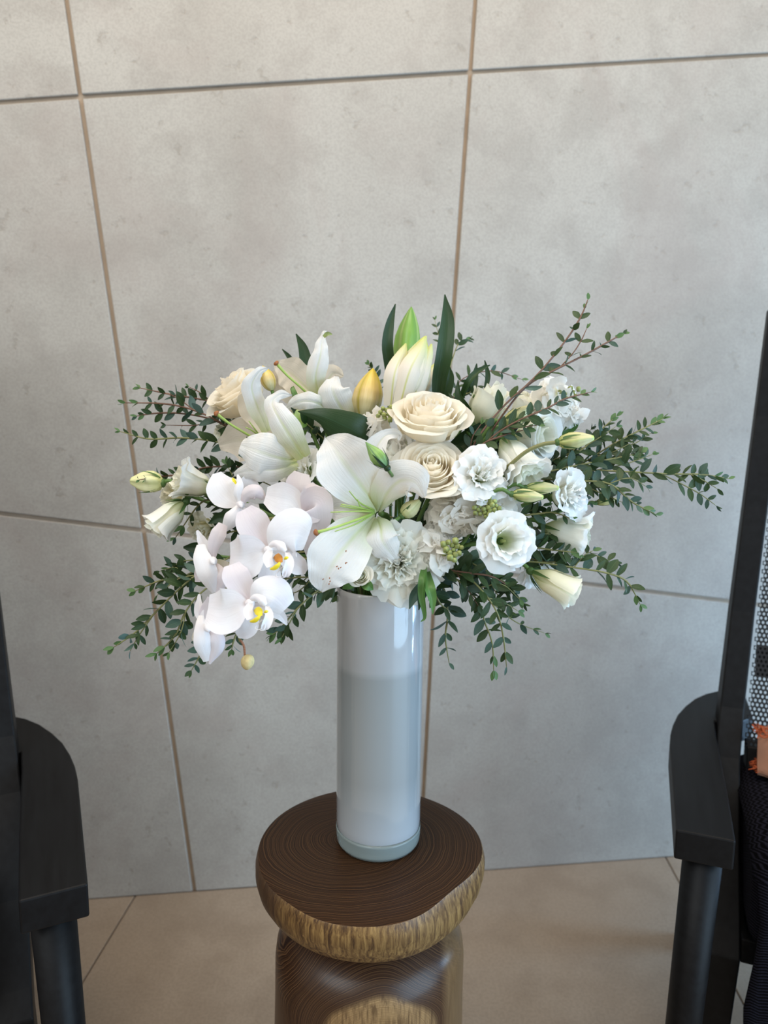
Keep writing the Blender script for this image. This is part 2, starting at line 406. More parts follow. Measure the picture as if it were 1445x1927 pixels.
col = t.ramp(st, [(.36, (.048, .021, .007)), (.48, (.15, .080, .025)), (.64, (.31, .190, .066))])
sp = t.n('ShaderNodeSeparateXYZ'); t.l(o, sp.inputs[0])
edge = t.math('ADD', t.math('ADD', sp.outputs[0], t.math('MULTIPLY', sp.outputs[2], -.55)), t.math('MULTIPLY', st2, .03))
dk = t.ramp(edge, [(.42, (1, 1, 1)), (.46, (0, 0, 0))])          # remapped below
mr = t.n('ShaderNodeMapRange'); t.l(t.math('ADD', sp.outputs[0], t.math('MULTIPLY', st2, .03)), mr.inputs[0])
mr.inputs[1].default_value = -.088; mr.inputs[2].default_value = -.062
mr2 = t.n('ShaderNodeMapRange'); t.l(sp.outputs[1], mr2.inputs[0]); mr2.inputs[1].default_value = .03; mr2.inputs[2].default_value = -.0
col = t.mix(t.math('MULTIPLY', mr.outputs[0], mr2.outputs[0]), t.ramp(st, [(.3, (.035, .018, .010)), (.7, (.10, .055, .026))]), col)
t.set(Base_Color=col, Roughness=.45); t.bump(st, .35, .001); W['wood_side'] = t.m
t = NT('drum_wood'); o = t.obj(); sp = t.n('ShaderNodeSeparateXYZ'); t.l(t.mapping(o, (1, 1, 1), (-.015, 0, -.335)), sp.inputs[0])
cx_ = t.n('ShaderNodeCombineXYZ'); t.l(sp.outputs[0], cx_.inputs[0]); t.l(t.math('MULTIPLY', sp.outputs[2], 1.25), cx_.inputs[1])
ln = t.n('ShaderNodeVectorMath', operation='LENGTH'); t.l(cx_.outputs[0], ln.inputs[0])
p4 = t.noise(7, 1.5, o, .5); rr = t.math('ADD', ln.outputs['Value'], t.math('MULTIPLY', p4, .05))
nr = t.n('ShaderNodeTexNoise'); nr.noise_dimensions = '1D'; t.l(t.math('MULTIPLY', rr, 240), nr.inputs['W']); nr.inputs['Detail'].default_value = 4
fib = t.noise(1, 4, t.mapping(o, (300, 300, 22)), .6)
dark = t.ramp(nr.outputs['Fac'], [(.38, (.024, .010, .006)), (.5, (.050, .023, .011)), (.64, (.115, .058, .026))])
tan = t.mix(t.ramp(fib, [(.35, (1, 1, 1)), (.6, (0, 0, 0))]), t.ramp(nr.outputs['Fac'], [(.3, (.22, .125, .05)), (.6, (.38, .24, .11))]), (.14, .08, .035))
msk = t.ramp(rr, [(.082, (1, 1, 1)), (.089, (0, 0, 0))])
mk2 = t.ramp(rr, [(.028, (0, 0, 0)), (.045, (1, 1, 1))])
xm = t.n('ShaderNodeMapRange'); t.l(t.math('ADD', sp.outputs[0], t.math('MULTIPLY', p4, .03)), xm.inputs[0]); xm.inputs[1].default_value = .082; xm.inputs[2].default_value = .092
col = t.mix(msk, dark, tan); col = t.mix(t.math('MULTIPLY', xm.outputs[0], .75), col, t.mix(fib, (.10, .055, .025), (.30, .19, .09)))
t.set(Base_Color=col, Roughness=.33, Coat_Weight=.05); t.b.inputs['Coat Roughness'].default_value = .25; t.bump(fib, .1, .0006); t.b.inputs['Specular IOR Level'].default_value = .35; W['wood_drum'] = t.m
stool = thing('wooden_stool', 'round solid wood stool with waisted neck, dark top and tan bark-side rim', 'stool', (SX, SY, 0))
def outline(f, z):
    a = f*2*PI
    k = 1
    d = math.atan2(math.sin(a-math.radians(-42)), math.cos(a-math.radians(-42)))
    k -= .105*math.exp(-(d/.42)**2)
    d = math.atan2(math.sin(a-math.radians(-130)), math.cos(a-math.radians(-130)))
    k -= .03*math.exp(-(d/.3)**2)
    k += .008*math.sin(3*a+1)+.005*math.sin(5*a)
    return k
mb = MB(); zt = VZ
RT = .1325
lathe(mb, [(.0005, zt-.0002), (.03, zt-.0002), (.06, zt-.0001), (.09, zt), (.115, zt), (RT-.003, zt), (RT-.0012, zt-.0006)], 96, SX, SY, 0, rf=lambda f, z: outline(f, z))
lathe(mb, [(RT-.0012, zt-.0006), (RT-.0002, zt-.002), (RT+.0022, zt-.012), (RT+.002, zt-.022), (RT-.0015, zt-.034), (RT-.009, zt-.046), (RT-.019, zt-.055), (RT-.032, zt-.061), (RT-.045, zt-.0635), (.075, zt-.065), (.07, zt-.072)], 96, SX, SY, 0, rf=lambda f, z: lerp(1, outline(f, z), max(0, min(1, (z-zt+.06)/.045))), mi=1)
mb.build('seat_slab', [W['wood_top'], W['wood_side']], stool)
mb = MB()
lathe(mb, [(.070, zt-.072), (.070, zt-.076), (.080, zt-.084), (.094, zt-.092), (.104, zt-.102), (.1095, zt-.114), (.1115, zt-.13), (.112, zt-.18), (.1135, zt-.26), (.1145, zt-.36), (.113, zt-.45), (.109, .015), (.106, 0.0), (.0005, 0)], 72, SX, SY, 0, rf=lambda f, z: 1+.008*math.sin(4*PI*f+1)+.006*math.sin(6*PI*f+z*20))
mb.build('drum_base', W['wood_drum'], stool)

# ---------------------------------------------------------------- chairs (local frame: x to the seat, y to the back)
t = NT('black_wood'); o = t.obj(); g_ = t.noise(1, 4, t.mapping(o, (90, 7, 90)), .6)
t.set(Base_Color=t.ramp(g_, [(.3, (.002, .002, .0025)), (.7, (.0055, .006, .007))]), Roughness=.5); t.b.inputs['Specular IOR Level'].default_value = .22
t.bump(g_, .15, .0008); W['black'] = t.m
W['web'] = plain('black_webbing', (.008, .008, .009), .6)
t = NT('dark_herringbone'); o = t.obj(); sp = t.n('ShaderNodeSeparateXYZ'); t.l(t.mapping(o, (1, 1, 1)), sp.inputs[0])
zig = t.math('ABSOLUTE', t.math('SUBTRACT', t.math('FRACT', t.math('MULTIPLY', t.math('ADD', sp.outputs[0], sp.outputs[1]), 70)), .5))
s_ = t.math('SINE', t.math('ADD', t.math('MULTIPLY', sp.outputs[2], 1500), t.math('MULTIPLY', zig, 9)))
s2 = t.math('MULTIPLY', t.math('ADD', s_, 1), t.noise(900, 2, o))
t.set(Base_Color=t.ramp(s2, [(.3, (.0012, .0012, .002)), (1.2, (.016, .016, .026))]), Roughness=.95); t.b.inputs['Specular IOR Level'].default_value = .08; t.bump(s2, .5, .001); W['denim'] = t.m
t = NT('rust_cloth'); o = t.obj(); wv = t.n('ShaderNodeTexWave'); t.l(o, wv.inputs[0]); wv.bands_direction = 'Z'; wv.inputs['Scale'].default_value = 210
t.set(Base_Color=t.mix(wv.outputs['Fac'], (.24, .10, .055), (.42, .21, .125)), Roughness=.9); t.bump(wv.outputs['Fac'], .4, .001); W['rust'] = t.m
W['fringe'] = plain('rust_fringe', (.42, .085, .025), .9, .35, 400)
def bxs(s, b, z, m):                   # ranges
    return [(m*x, y, zz) for zz in z for x, y in ((s[0], b[0]), (s[1], b[0]), (s[1], b[1]), (s[0], b[1]))]
def rbox(bm, s, b, z, m): return hexa(bm, bxs(s, b, z, m))
def arm_outline(flip):
    # front outer, front inner, inner edge, back wrap behind the post, outer curve
    pts = [(0, 0), (.066, 0), (.0685, .12), (.070, .30), (.073, .36), (.10, .36), (.135, .40), (.135, .515)]
    arc = [(.112, .513), (.090, .505), (.068, .482), (.048, .45), (.030, .408), (.016, .365), (.007, .32), (.002, .28), (.0, .24)]
    p = pts+arc
    return [((.70-x) if flip else x, y) for x, y in p]
def make_chair(name, label, loc_fo, sdir, m, pillow):
    rz = math.atan2(m*sdir.y, m*sdir.x)
    root = thing(name, label, 'chair', (loc_fo[0], loc_fo[1], 0), 'pair of black armchairs either side of the stool', rz)
    for flip in (0, 1):
        X = lambda x: m*((.70-x) if flip else x)
        bm = bmesh.new(); prism(bm, [(m*x, y) for x, y in arm_outline(flip)], .461, .4995)
        bmobj('armrest', bm, W['black'], root, bev=.0022)
        # round front leg
        rows = []
        for z, dx, r_ in ((0, -.012, .019), (.2, -.004, .0215), (.462, .004, .0235)):
            rows.append([(X(.032+dx+r_*math.cos(2*PI*k/28)), .036+.1*(0)+r_*1.15*math.sin(2*PI*k/28), z) for k in range(28)])
        mb = MB(); mb.grid(rows, close=True); mb.cap(range(28)); mb.cap(range(56, 84))
        me = bpy.data.meshes.new('front_leg'); me.from_pydata(mb.v, [], mb.f); me.materials.append(W['black']); me.polygons.foreach_set('use_smooth', [len(f) == 4 for f in mb.f])
        link('front_leg', me, root)
        # one continuous side frame: upright leaning back, sweeping forward under the arm and down to the floor
        path = [(.116, .46, 1.175, .036, .030), (.108, .452, 1.0, .036, .032), (.099, .43, .85, .036, .036), (.088, .395, .68, .036, .042), (.078, .35, .53, .036, .05), (.072, .315, .46, .037, .055), (.069, .24, .345, .039, .06), (.068, .175, .262, .040, .055), (.067, .150, .235, .040, .05), (.062, .148, .12, .039, .046), (.058, .148, 0, .038, .042)]
        rows = []
        for i, (s, b, z, ws, wb) in enumerate(path):
            ax = 0 if i in (0, 1, 2, 3, 4, 9, 10) else .5
            dz = wb*.6 if 5 <= i <= 7 else (wb*.3 if i == 8 else 0)
            rows.append([(X(s), b, z), (X(s+ws), b, z), (X(s+ws), b+wb, z-dz), (X(s), b+wb, z-dz)])
        bm = bmesh.new(); vs = [[bm.verts.new(p) for p in r_] for r_ in rows]
        for a, b in zip(vs, vs[1:]):
            for k in range(4): bm.faces.new((a[k], a[(k+1) % 4], b[(k+1) % 4], b[k]))
        bm.faces.new(vs[0]); bm.faces.new(vs[-1][::-1]); bmesh.ops.recalc_face_normals(bm, faces=bm.faces)
        bmobj('side_frame', bm, W['black'], root, bev=.0025)
        bm = bmesh.new(); hexa(bm, [(X(x), y, z) for x, y, z in ((.085, .47, 0), (.118, .47, 0), (.118, .51, 0), (.085, .51, 0), (.085, .44, .461), (.118, .44, .461), (.118, .485, .461), (.085, .485, .461))])
        bmobj('rear_leg', bm, W['black'], root, bev=.002)
    # rails of the back and the seat frame
    def rail(nm, s0, s1, b0, b1, z0, z1, sl=.0):
        bm = bmesh.new(); hexa(bm, [(m*x, y, z) for x, y, z in ((s0, b0, z0), (s1, b0, z0), (s1, b1, z0), (s0, b1, z0), (s0, b0+sl, z1), (s1, b0+sl, z1), (s1, b1+sl, z1), (s0, b1+sl, z1))])
        return bmobj(nm, bm, W['black'], root, bev=.002)
    rail('top_rail', .150, .550, .457, .485, 1.125, 1.170, .002)
    rail('middle_rail', .132, .568, .385, .402, .575, .622, .012)
    rail('lower_rail', .122, .578, .330, .365, .405, .468, .02)
    rail('seat_frame', .108, .592, .16, .47, .225, .262)
    # cane webbing: strands with rows of round holes
    m_ = MB(); nz, sp_ = 96, .0066
    def pos(s, z):
        t_ = (z-.47)/(1.125-.47); b = lerp(.352, .470, 1-(1-t_)**1.6); return (m*s, b, z)
    hz = (1.125-.468)/nz
    for j in range(nz):
        z = .468+hz*(j+.5); t_ = (z-.468)/.657; s0 = lerp(.118, .151, t_); s1 = .70-s0
        n = int((s1-s0)/sp_); offx = (j % 2)*.5
        for i in range(n):
            s = s0+(s1-s0)*(i+offx)/n+sp_*.5; b0 = len(m_.v)
            dxo, dzo = (s1-s0)/n/2, hz/2
            ou = [(-dxo, -dzo), (0, -dzo), (dxo, -dzo), (dxo, 0), (dxo, dzo), (0, dzo), (-dxo, dzo), (-dxo, 0)]
            for du, dv in ou: m_.v.append(pos(s+du, z+dv))
            for k in range(8):
                a = -.75*PI+k*PI/4; m_.v.append(pos(s+dxo*.62*math.cos(a), z+dzo*.74*math.sin(a)))
            for k in range(8):
                k2 = (k+1) % 8; m_.f.append((b0+k, b0+k2, b0+8+k2, b0+8+k)); m_.uv.append([(0, 0)]*4); m_.mi.append(0)
    me = bpy.data.meshes.new('back_webbing'); me.from_pydata(m_.v, [], m_.f); me.materials.append(W['web'])
    wo = link('back_webbing', me, root); tag(wo, 'woven black cane webbing with round holes')
    # seat cushion draped in cloth
    bm = bmesh.new(); rbox(bm, (.113, .587), (.135, .405), (.262, .405), m)
    bmesh.ops.subdivide_edges(bm, edges=bm.edges, cuts=4, use_grid_fill=True)
    for v in bm.verts:
        x = abs(v.co.x)-.35; fx = 1-(abs(x)/.237)**2
        if v.co.z > .39: v.co.z += .022*max(0, fx)+.004*noise.noise(v.co*14)
        if v.co.y < .14: v.co.y -= .012*max(0, fx)
    so = bmobj('seat_cushion', bm, W['denim'], root, smooth=True, bev=.0)
    md = so.modifiers.new('b', 'BEVEL'); md.width = .03; md.segments = 4; md.limit_method = 'ANGLE'; md.angle_limit = 1.2
    tag(so, 'dark blue-black herringbone seat cushion')
    return root
sR = Vector((.94, -.342)).normalized(); sL = Vector((-.90, -.43)).normalized()
chairR = make_chair('armchair', 'black wooden armchair right of the vase, holding the rust coloured pillow', (.360, .804), sR, 1, True)
chairL = make_chair('armchair', 'black wooden armchair left of the vase, cut off by the left edge of the photo', (-.311, .693), sL, -1, False)
# throw hanging over the front of the right seat
def loc2w(root, p): return Matrix.Translation(root.location) @ Matrix.Rotation(root.rotation_euler.z, 4, 'Z') @ Vector(p)
def R2(x, y, z): return loc2w(chairR, (x, y, z))
mb = MB(); rows = []
prof = [(.40, .442), (.33, .448), (.26, .449), (.19, .446), (.145, .436), (.118, .415), (.108, .385), (.106, .33), (.109, .27), (.104, .2), (.108, .13), (.104, .06), (.107, .012)]
nx = 40
for b, z in prof:
    rows.append([])
    for i in range(nx+1):
        u = i/nx; s = .1135+u*.46
        dr = max(0, .40-z)
        ed = math.exp(-min(u, 1-u)*nx*.55)
        rows[-1].append(R2(s+.006*math.sin(z*25)*ed, b+.012*dr*math.sin(u*26+z*4)*(1+.4*math.sin(u*9))-0*ed, z-.030*ed*(1 if z > .4 else .0)))
mb.grid(rows)
thr = mb.build('seat_throw', W['denim']); md = thr.modifiers.new('s', 'SOLIDIFY'); md.thickness = .004
tag(thr, 'dark herringbone cloth draped over the seat of the right-hand armchair', 'throw')
# pillow with fringe
pil = thing('pillow', 'rust and tan fringed pillow on the seat of the right-hand armchair', 'pillow', R2(.30, .33, .452))
mb = MB(); rows = []
nU, nV = 28, 16
for j in range(nV+1):
    v = -1+2*j/nV; rows.append([])
    for k in range(nU):
        a = 2*PI*k/nU; ca, sa = math.cos(a), math.sin(a)
        x = .335+.205*v; th = .038*(1-abs(v)**6)**.5+.002
        hh = .033*(1-.25*(1-v*v))*(1 if abs(v) < .99 else .96)
        rows[-1].append(R2(x, .305+th*math.copysign(abs(ca)**.9, ca)+.02*sa, .484+hh*math.copysign(abs(sa)**.55, sa)))
mb.grid(rows, close=True); mb.cap(range(nU)); mb.cap([nV*nU+k for k in range(nU)])
mb.build('pillow_cover', W['rust'], pil)
mb = MB()
for x0, z0, dx, dz in ((.127, .514, -1, .4), (.127, .458, -1, -.1)):
    for i in range(90):
        u = R.random()*.05; y = .285+R.random()*.04
        b_ = Vector((x0+u, y, z0+R.uniform(-.003, .003)))
        d_ = Vector((dx*R.uniform(.0, 1), R.uniform(-.8, .3), dz+R.uniform(-.8, .8)))
        e_ = b_+d_.normalized()*R.uniform(.007, .014)
        mid_ = (b_+e_)/2+Vector((R.uniform(-1, 1), R.uniform(-1, 1), R.uniform(-1, 1)))*.002
        mb.tube([R2(*b_), R2(*mid_), R2(*e_)], [.0012, .001, .0005], 4, 3, caps=False)
fo = mb.build('fringe', W['fringe'], pil); fo['kind'] = 'stuff'; fo['label'] = 'bright rust cotton fringe on the pillow ends'

# ================================================================ FLOWERS
def prof(hws, t):
    return max(0.0, cr([float(h) for h in hws], t))
def ribbon(mb, d, pts, hws, cup=0, roll=0, ruf=0, rf=5, nu=10, nv=22, rib=0, ph=None, face=None, tw=0, fold=0, mi=0, bendu=0):
    """petal or leaf: centre line pts [(px, py, depth offset)], half widths (pixels), cup > 0 lifts the edges to the viewer"""
    W_ = [P(x, y, d+(q[0] if q else 0)) for x, y, *q in pts]
    return ribbon3(mb, W_, [h*d/FPX for h in hws], cup, roll, ruf*d/FPX, rf, nu, nv, rib*d/FPX, ph, face, tw, mi)
def ribbon3(mb, Wp, hws, cup=0, roll=0, ruf=0, rf=5, nu=10, nv=22, rib=0, ph=None, face=None, tw=0, mi=0):
    ph = R.random()*6 if ph is None else ph
    rows = []; uv = []
    for i in range(nv+1):
        t = i/nv; c = cr(Wp, t); a, b = cr(Wp, max(t-.02, 0)), cr(Wp, min(t+.02, 1))
        T = (b-a).normalized()
        N = (face if face is not None else (CAMPOS-c)).normalized()
        if abs(T.dot(N)) > .97: N = (N+Vector((0, 0, .5))).normalized()
        S = T.cross(N).normalized(); N = S.cross(T).normalized()
        r_ = roll+tw*(t-.5)
        S, N = S*math.cos(r_)+N*math.sin(r_), N*math.cos(r_)-S*math.sin(r_)
        h = prof(hws, t); row = []; ur = []
        for j in range(nu+1):
            u = -1+2*j/nu; e = abs(u)**1.7
            dn = cup*h*u*u + ruf*e*math.sin(rf*2*PI*t+ph+(2.1 if u > 0 else 0))*(.35+.65*t)*(.6+.4*math.sin(rf*3.3*t+ph*2))
            dn -= rib*math.exp(-(u/.13)**2)*(1-t*.7)
            ds = h*u*(1-.12*abs(cup)*u*u) + ruf*.35*e*math.copysign(1, u)*math.sin(rf*4.4*t+ph)
            row.append(c+S*ds+N*dn); ur.append(((u+1)/2, t))
        rows.append(row); uv.append(ur)
    mb.grid(rows, uv, mi=mi); return mb
def pet(name, root, mat, d, pts, hws, **k):
    mb = MB(); ribbon(mb, d, pts, hws, **k); o = mb.build(name, W[mat], root); return o
MOUTH = Vector((VX, VY, RIMZ))
def stem_path(base, dirn):
    """from a flower's underside through the heart of the bouquet and down inside the vase"""
    a = R.random()*2*PI; r_ = .034*math.sqrt(R.random())
    off = Vector((base.x-VX, base.y-VY, 0)); o2 = off.normalized() if off.length > 1e-4 else Vector((1, 0, 0))
    m1 = Vector((VX, VY, 0))+o2*.026+Vector((math.cos(a), math.sin(a), 0))*.010; m1.z = RIMZ+.012
    m2 = Vector((VX, VY, RIMZ-.05))+o2*.010+Vector((math.cos(a), math.sin(a), 0))*.014
    bot = Vector((VX, VY, VZ+.028))-o2*.018+Vector((math.cos(a), math.sin(a), 0))*.016
    p1 = base+dirn*.02
    zc = max(base.z, RIMZ)
    mid = lerp(base, m1, .6); mid.z = max(mid.z+.012, RIMZ+.03)
    if base.z < RIMZ+.03: mid.z = RIMZ+.045
    return [base, p1, mid, m1, m2, bot]
def stem(root, base, dirn, rad=.0022, mat='stem_green', name='stem'):
    pts = stem_path(base, dirn); mb = MB(); mb.tube(pts, [rad*.9, rad, rad, rad, rad, rad], 7, 24)
    return mb.build(name, W[mat], root)
def base_of(base): return base.copy()

def lily(label, cat, d, petals, base, dirn, pistil=None, filaments=(), stemmat='stem_green'):
    b = P(*base[:2], d+base[2]); root = thing('lily', label, cat, b)
    for q in petals:
        k = dict(q[4]) if len(q) > 4 else {}
        nm, mat, pts, hws = q[:4]
        k.setdefault('rib', 3); k['rib'] *= 1.3; k.setdefault('ruf', 2.5); k['ruf'] *= 1.45; k.setdefault('nv', 26); k.setdefault('nu', 12)
        pet(nm, root, mat, d, pts, hws, **k)
    if pistil:
        pts = [P(x, y, d+z) for x, y, z in pistil]
        mb = MB(); mb.tube(pts, [.0013]*(len(pts)-1)+[.0018], 8); po = mb.build('pistil', W['pistil'], root)
        T = (pts[-1]-pts[-2]).normalized()
        mb = MB(); mb.blob(pts[-1]+T*.001, T, .0022, .0032, 9, 6, lob=3, la=.18); mb.build('stigma', W['stigma'], po)
    for f in filaments:
        pts = [P(x, y, d+z) for x, y, z in f]; mb = MB(); mb.tube(pts, [.0009, .0008, .0005][:len(pts)] if len(pts) == 3 else [.0009, .0005], 5, 8); mb.build('filament', W['pistil'], root)
    stem(root, b, cdir(*dirn), .0035, stemmat)
    return root

# --- lily 1: the big open one in the front
L1 = lily('large wide-open white lily at the front centre with long green pistil and brown specks', 'flower', .690, [
    ('petal', 'lily', [(712, 960, .035), (688, 925, .012), (655, 880, -.004), (630, 845, -.004), (613, 824, .006)], [7, 38, 60, 42, 3], dict(cup=.22, rib=4, ruf=3)),
    ('petal', 'lily', [(714, 958, .035), (706, 912, .024), (700, 865, .022), (722, 822, .022), (752, 818, .026), (750, 828, .022)], [6, 22, 27, 15, 6, 2], dict(cup=.3, roll=.3)),
    ('petal', 'lily', [(712, 964, .035), (728, 930, .010), (752, 906, -.004), (780, 908, -.008), (798, 936, -.002)], [7, 34, 41, 33, 4], dict(cup=-.25, rib=3, ruf=3, roll=-.35)),
    ('petal', 'lily', [(708, 972, .035), (716, 992, .014), (720, 1018, .006), (736, 1042, .012), (752, 1062, .020)], [8, 26, 36, 22, 2], dict(cup=-.28, rib=4, ruf=3)),
    ('petal', 'lily', [(704, 972, .035), (672, 1004, .008), (634, 1050, -.010), (612, 1088, -.012), (604, 1113, -.008)], [7, 40, 56, 36, 4], dict(cup=.10, rib=4, ruf=3, roll=.12)),
    ('petal', 'lily', [(706, 968, .037), (670, 962, .030), (635, 955, .026), (605, 960, .028)], [6, 26, 30, 5], dict(cup=.2)),
    ], (716, 966, .045), (.35, -.3, -.9), [(704, 965, .030), (672, 978, .000), (632, 992, -.022), (596, 1002, -.030)],
    [[(704, 964, .03), (684, 962, .005), (622, 964, -.012)], [(704, 962, .03), (674, 955, .005), (642, 949, -.010)], [(704, 962, .03), (672, 958, .01), (640, 952, -.006)],
     [(704, 960, .03), (676, 945, .005), (657, 924, -.010)], [(704, 966, .03), (672, 985, .005), (630, 1000, -.012)], [(704, 962, .03), (680, 955, .01), (673, 940, .000)]])
mb = MB()
for x, y in ((651, 1037), (650, 1060), (641, 1068), (637, 1070), (608, 1090), (620, 1088), (621, 1094), (619, 1099), (652, 1059), (634, 1066)):
    mb.blob(P(x, y, .6765), cdir(R.random(), R.random(), 0), .0010, .0006, 6, 4)
q = mb.build('pollen_specks', W['stigma'], L1); q['kind'] = 'stuff'
# --- lily 2: side view, mouth to the left
lily('white lily seen from the side, trumpet opening left, beneath the left cream rose', 'flower', .735, [
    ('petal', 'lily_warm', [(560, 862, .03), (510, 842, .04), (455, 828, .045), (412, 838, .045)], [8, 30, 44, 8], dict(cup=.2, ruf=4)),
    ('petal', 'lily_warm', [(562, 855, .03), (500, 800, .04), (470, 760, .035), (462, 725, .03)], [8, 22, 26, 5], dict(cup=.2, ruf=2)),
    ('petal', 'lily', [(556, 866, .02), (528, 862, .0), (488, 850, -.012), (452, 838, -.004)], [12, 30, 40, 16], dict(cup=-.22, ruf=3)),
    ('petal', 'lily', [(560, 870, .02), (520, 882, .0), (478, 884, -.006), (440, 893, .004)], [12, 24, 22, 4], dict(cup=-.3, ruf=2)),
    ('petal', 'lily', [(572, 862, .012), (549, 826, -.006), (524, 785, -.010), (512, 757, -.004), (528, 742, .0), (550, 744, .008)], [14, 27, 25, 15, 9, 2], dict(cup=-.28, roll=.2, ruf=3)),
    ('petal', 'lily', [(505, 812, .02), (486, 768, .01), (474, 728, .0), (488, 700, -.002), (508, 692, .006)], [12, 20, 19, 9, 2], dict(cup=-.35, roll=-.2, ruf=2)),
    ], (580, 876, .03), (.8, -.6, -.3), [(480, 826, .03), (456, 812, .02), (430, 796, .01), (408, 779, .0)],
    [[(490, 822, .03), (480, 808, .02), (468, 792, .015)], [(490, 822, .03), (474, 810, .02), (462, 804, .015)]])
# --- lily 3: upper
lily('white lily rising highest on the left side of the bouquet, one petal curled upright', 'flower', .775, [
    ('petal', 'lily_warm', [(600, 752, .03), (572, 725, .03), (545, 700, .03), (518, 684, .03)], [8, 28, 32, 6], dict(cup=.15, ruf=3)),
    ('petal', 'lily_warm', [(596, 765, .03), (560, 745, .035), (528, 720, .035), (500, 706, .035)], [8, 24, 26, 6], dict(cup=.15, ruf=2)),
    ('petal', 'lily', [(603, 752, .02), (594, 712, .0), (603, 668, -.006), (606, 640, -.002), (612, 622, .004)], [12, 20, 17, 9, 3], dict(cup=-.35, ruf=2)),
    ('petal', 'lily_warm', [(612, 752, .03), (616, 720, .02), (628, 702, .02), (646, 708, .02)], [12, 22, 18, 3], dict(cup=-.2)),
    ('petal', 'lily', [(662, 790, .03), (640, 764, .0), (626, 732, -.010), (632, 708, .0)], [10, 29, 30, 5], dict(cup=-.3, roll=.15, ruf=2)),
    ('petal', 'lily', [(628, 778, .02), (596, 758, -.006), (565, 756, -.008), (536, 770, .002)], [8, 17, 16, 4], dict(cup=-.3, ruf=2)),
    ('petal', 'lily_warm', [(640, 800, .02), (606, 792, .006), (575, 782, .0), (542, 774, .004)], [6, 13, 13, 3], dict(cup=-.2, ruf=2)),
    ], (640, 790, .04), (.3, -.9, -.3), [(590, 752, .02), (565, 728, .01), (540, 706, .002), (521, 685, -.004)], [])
pet('tip_curl', bpy.data.objects['lily.002'], 'bud_green', .775, [(609, 634, -.004), (616, 628, -.006), (625, 629, -.004)], [3, 4, 1], cup=.4, nv=8, nu=4)

# --- lily buds
def bud(name, label, mat, d, basep, tip, hw, lean=0, lob=.10, shape=None, stemmat='stem_green', n=3, sepals=0, stemr=.0022, dirn=None, nu=36, tipw=0, z2=0, sepmat='calyx', own=True):
    A, B = P(*basep, d), P(*tip, d+z2)
    ax = (B-A); Ln = ax.length; T = ax.normalized(); u = T.orthogonal().normalized(); v = T.cross(u)
    side = T.cross((CAMPOS-A).normalized()).normalized()
    shape = shape or [(0, .25), (.06, .5), (.18, .8), (.36, 1), (.55, .96), (.72, .74), (.86, .44), (.95, .2), (1, .03)]
    root = thing(name, label, 'flower bud', A)
    rows = []; nv = 20; hwm = hw*d/FPX
    for i in range(nv+1):
        t = i/nv
        for (t0, s0), (t1, s1) in zip(shape, shape[1:]):
            if t0 <= t <= t1+1e-9: s = lerp(s0, s1, (t-t0)/(t1-t0)); s = s; break
        c = A+T*(Ln*t)+side*(lean*math.sin(PI*t)*d/FPX)
        rows.append([c+(u*math.cos(2*PI*k/nu)+v*math.sin(2*PI*k/nu))*hwm*s*(1+lob*math.cos(n*2*PI*k/nu+t*1.2)) for k in range(nu)])
    mb = MB(); uvs = [[(k/nu, i/nv) for k in range(nu)] for i in range(nv+1)]
    mb.grid(rows, uvs, close=True); mb.cap([nv*nu+k for k in range(nu)], uv=(.5, 1)); mb.build('closed_petals', W[mat], root)
    for s in range(sepals):
        a = 2*PI*s/sepals+R.uniform(-.3, .3); o_ = u*math.cos(a)+v*math.sin(a)
        pts = [A-T*.001+o_*.001, A+T*Ln*.12+o_*hwm*.75, A+T*Ln*.35+o_*hwm*1.12, A+T*Ln*R.uniform(.55, .75)+o_*hwm*R.uniform(1.05, 1.5)]
        m2 = MB(); ribbon3(m2, pts, [.0008, .0016, .0011, .0002], cup=.2, nu=4, nv=8, face=o_); m2.build('sepal', W[sepmat], root)
    if sepals:
        m2 = MB(); m2.blob(A-T*.0006, T, .0032, hwm*.36+.001, 8, 6); m2.build('calyx', W[sepmat], root)
    if own: stem(root, A, -T, stemr, stemmat)
    return root
bud('lily_bud', 'closed yellow lily bud left of the big opening white bud, above the front lily', 'bud_yellow', .80, (684, 790), (702, 693), 27, lob=.15)
bud('lily_bud', 'tall closed green lily bud standing highest in the centre of the bouquet', 'bud_lime', .84, (760, 700), (774, 577), 23, lean=0, lob=.16)
bb = bud('lily_bud', 'large white lily bud beginning to open with yellow-green seams, above the central cream rose', 'bud_white', .785, (742, 770), (799, 633), 34, lean=6, lob=.12)
for pts, hws in (([(735, 765, -.012), (742, 705, -.022), (757, 665, -.012), (764, 646, .0)], [14, 20, 12, 2]), ([(752, 765, -.018), (770, 700, -.026), (790, 660, -.016), (802, 632, .0)], [14, 22, 15, 2]),
                 ([(776, 760, -.01), (792, 705, -.014), (806, 668, -.006), (812, 647, .0)], [10, 16, 10, 2]), ([(790, 745, -.004), (798, 705, -.006), (806, 682, -.004), (814, 672, .0)], [8, 10, 8, 1])):
    o_ = pet('petal', bb, 'lily_opening', .785, pts, hws, cup=-.5, rib=-2, nv=14, nu=8)
bud('lily_bud', 'white lily bud half hidden behind the big opening bud, leaning right', 'bud_white', .83, (794, 752), (823, 680), 17)
bud('lily_bud', 'yellow lily bud tip peeping out between the left cream rose and the upper lily', 'bud_yellow', .80, (512, 735), (494, 688), 14)
bud('lily_bud', 'greenish yellow lily bud behind the upper left lily, beside the closed yellow bud', 'bud_yellow', .83, (660, 800), (650, 735), 18)
bud('lily_bud', 'green lily bud hanging in shade beneath the upper left lily', 'bud_lime', .78, (560, 770), (570, 825), 15, dirn=1)

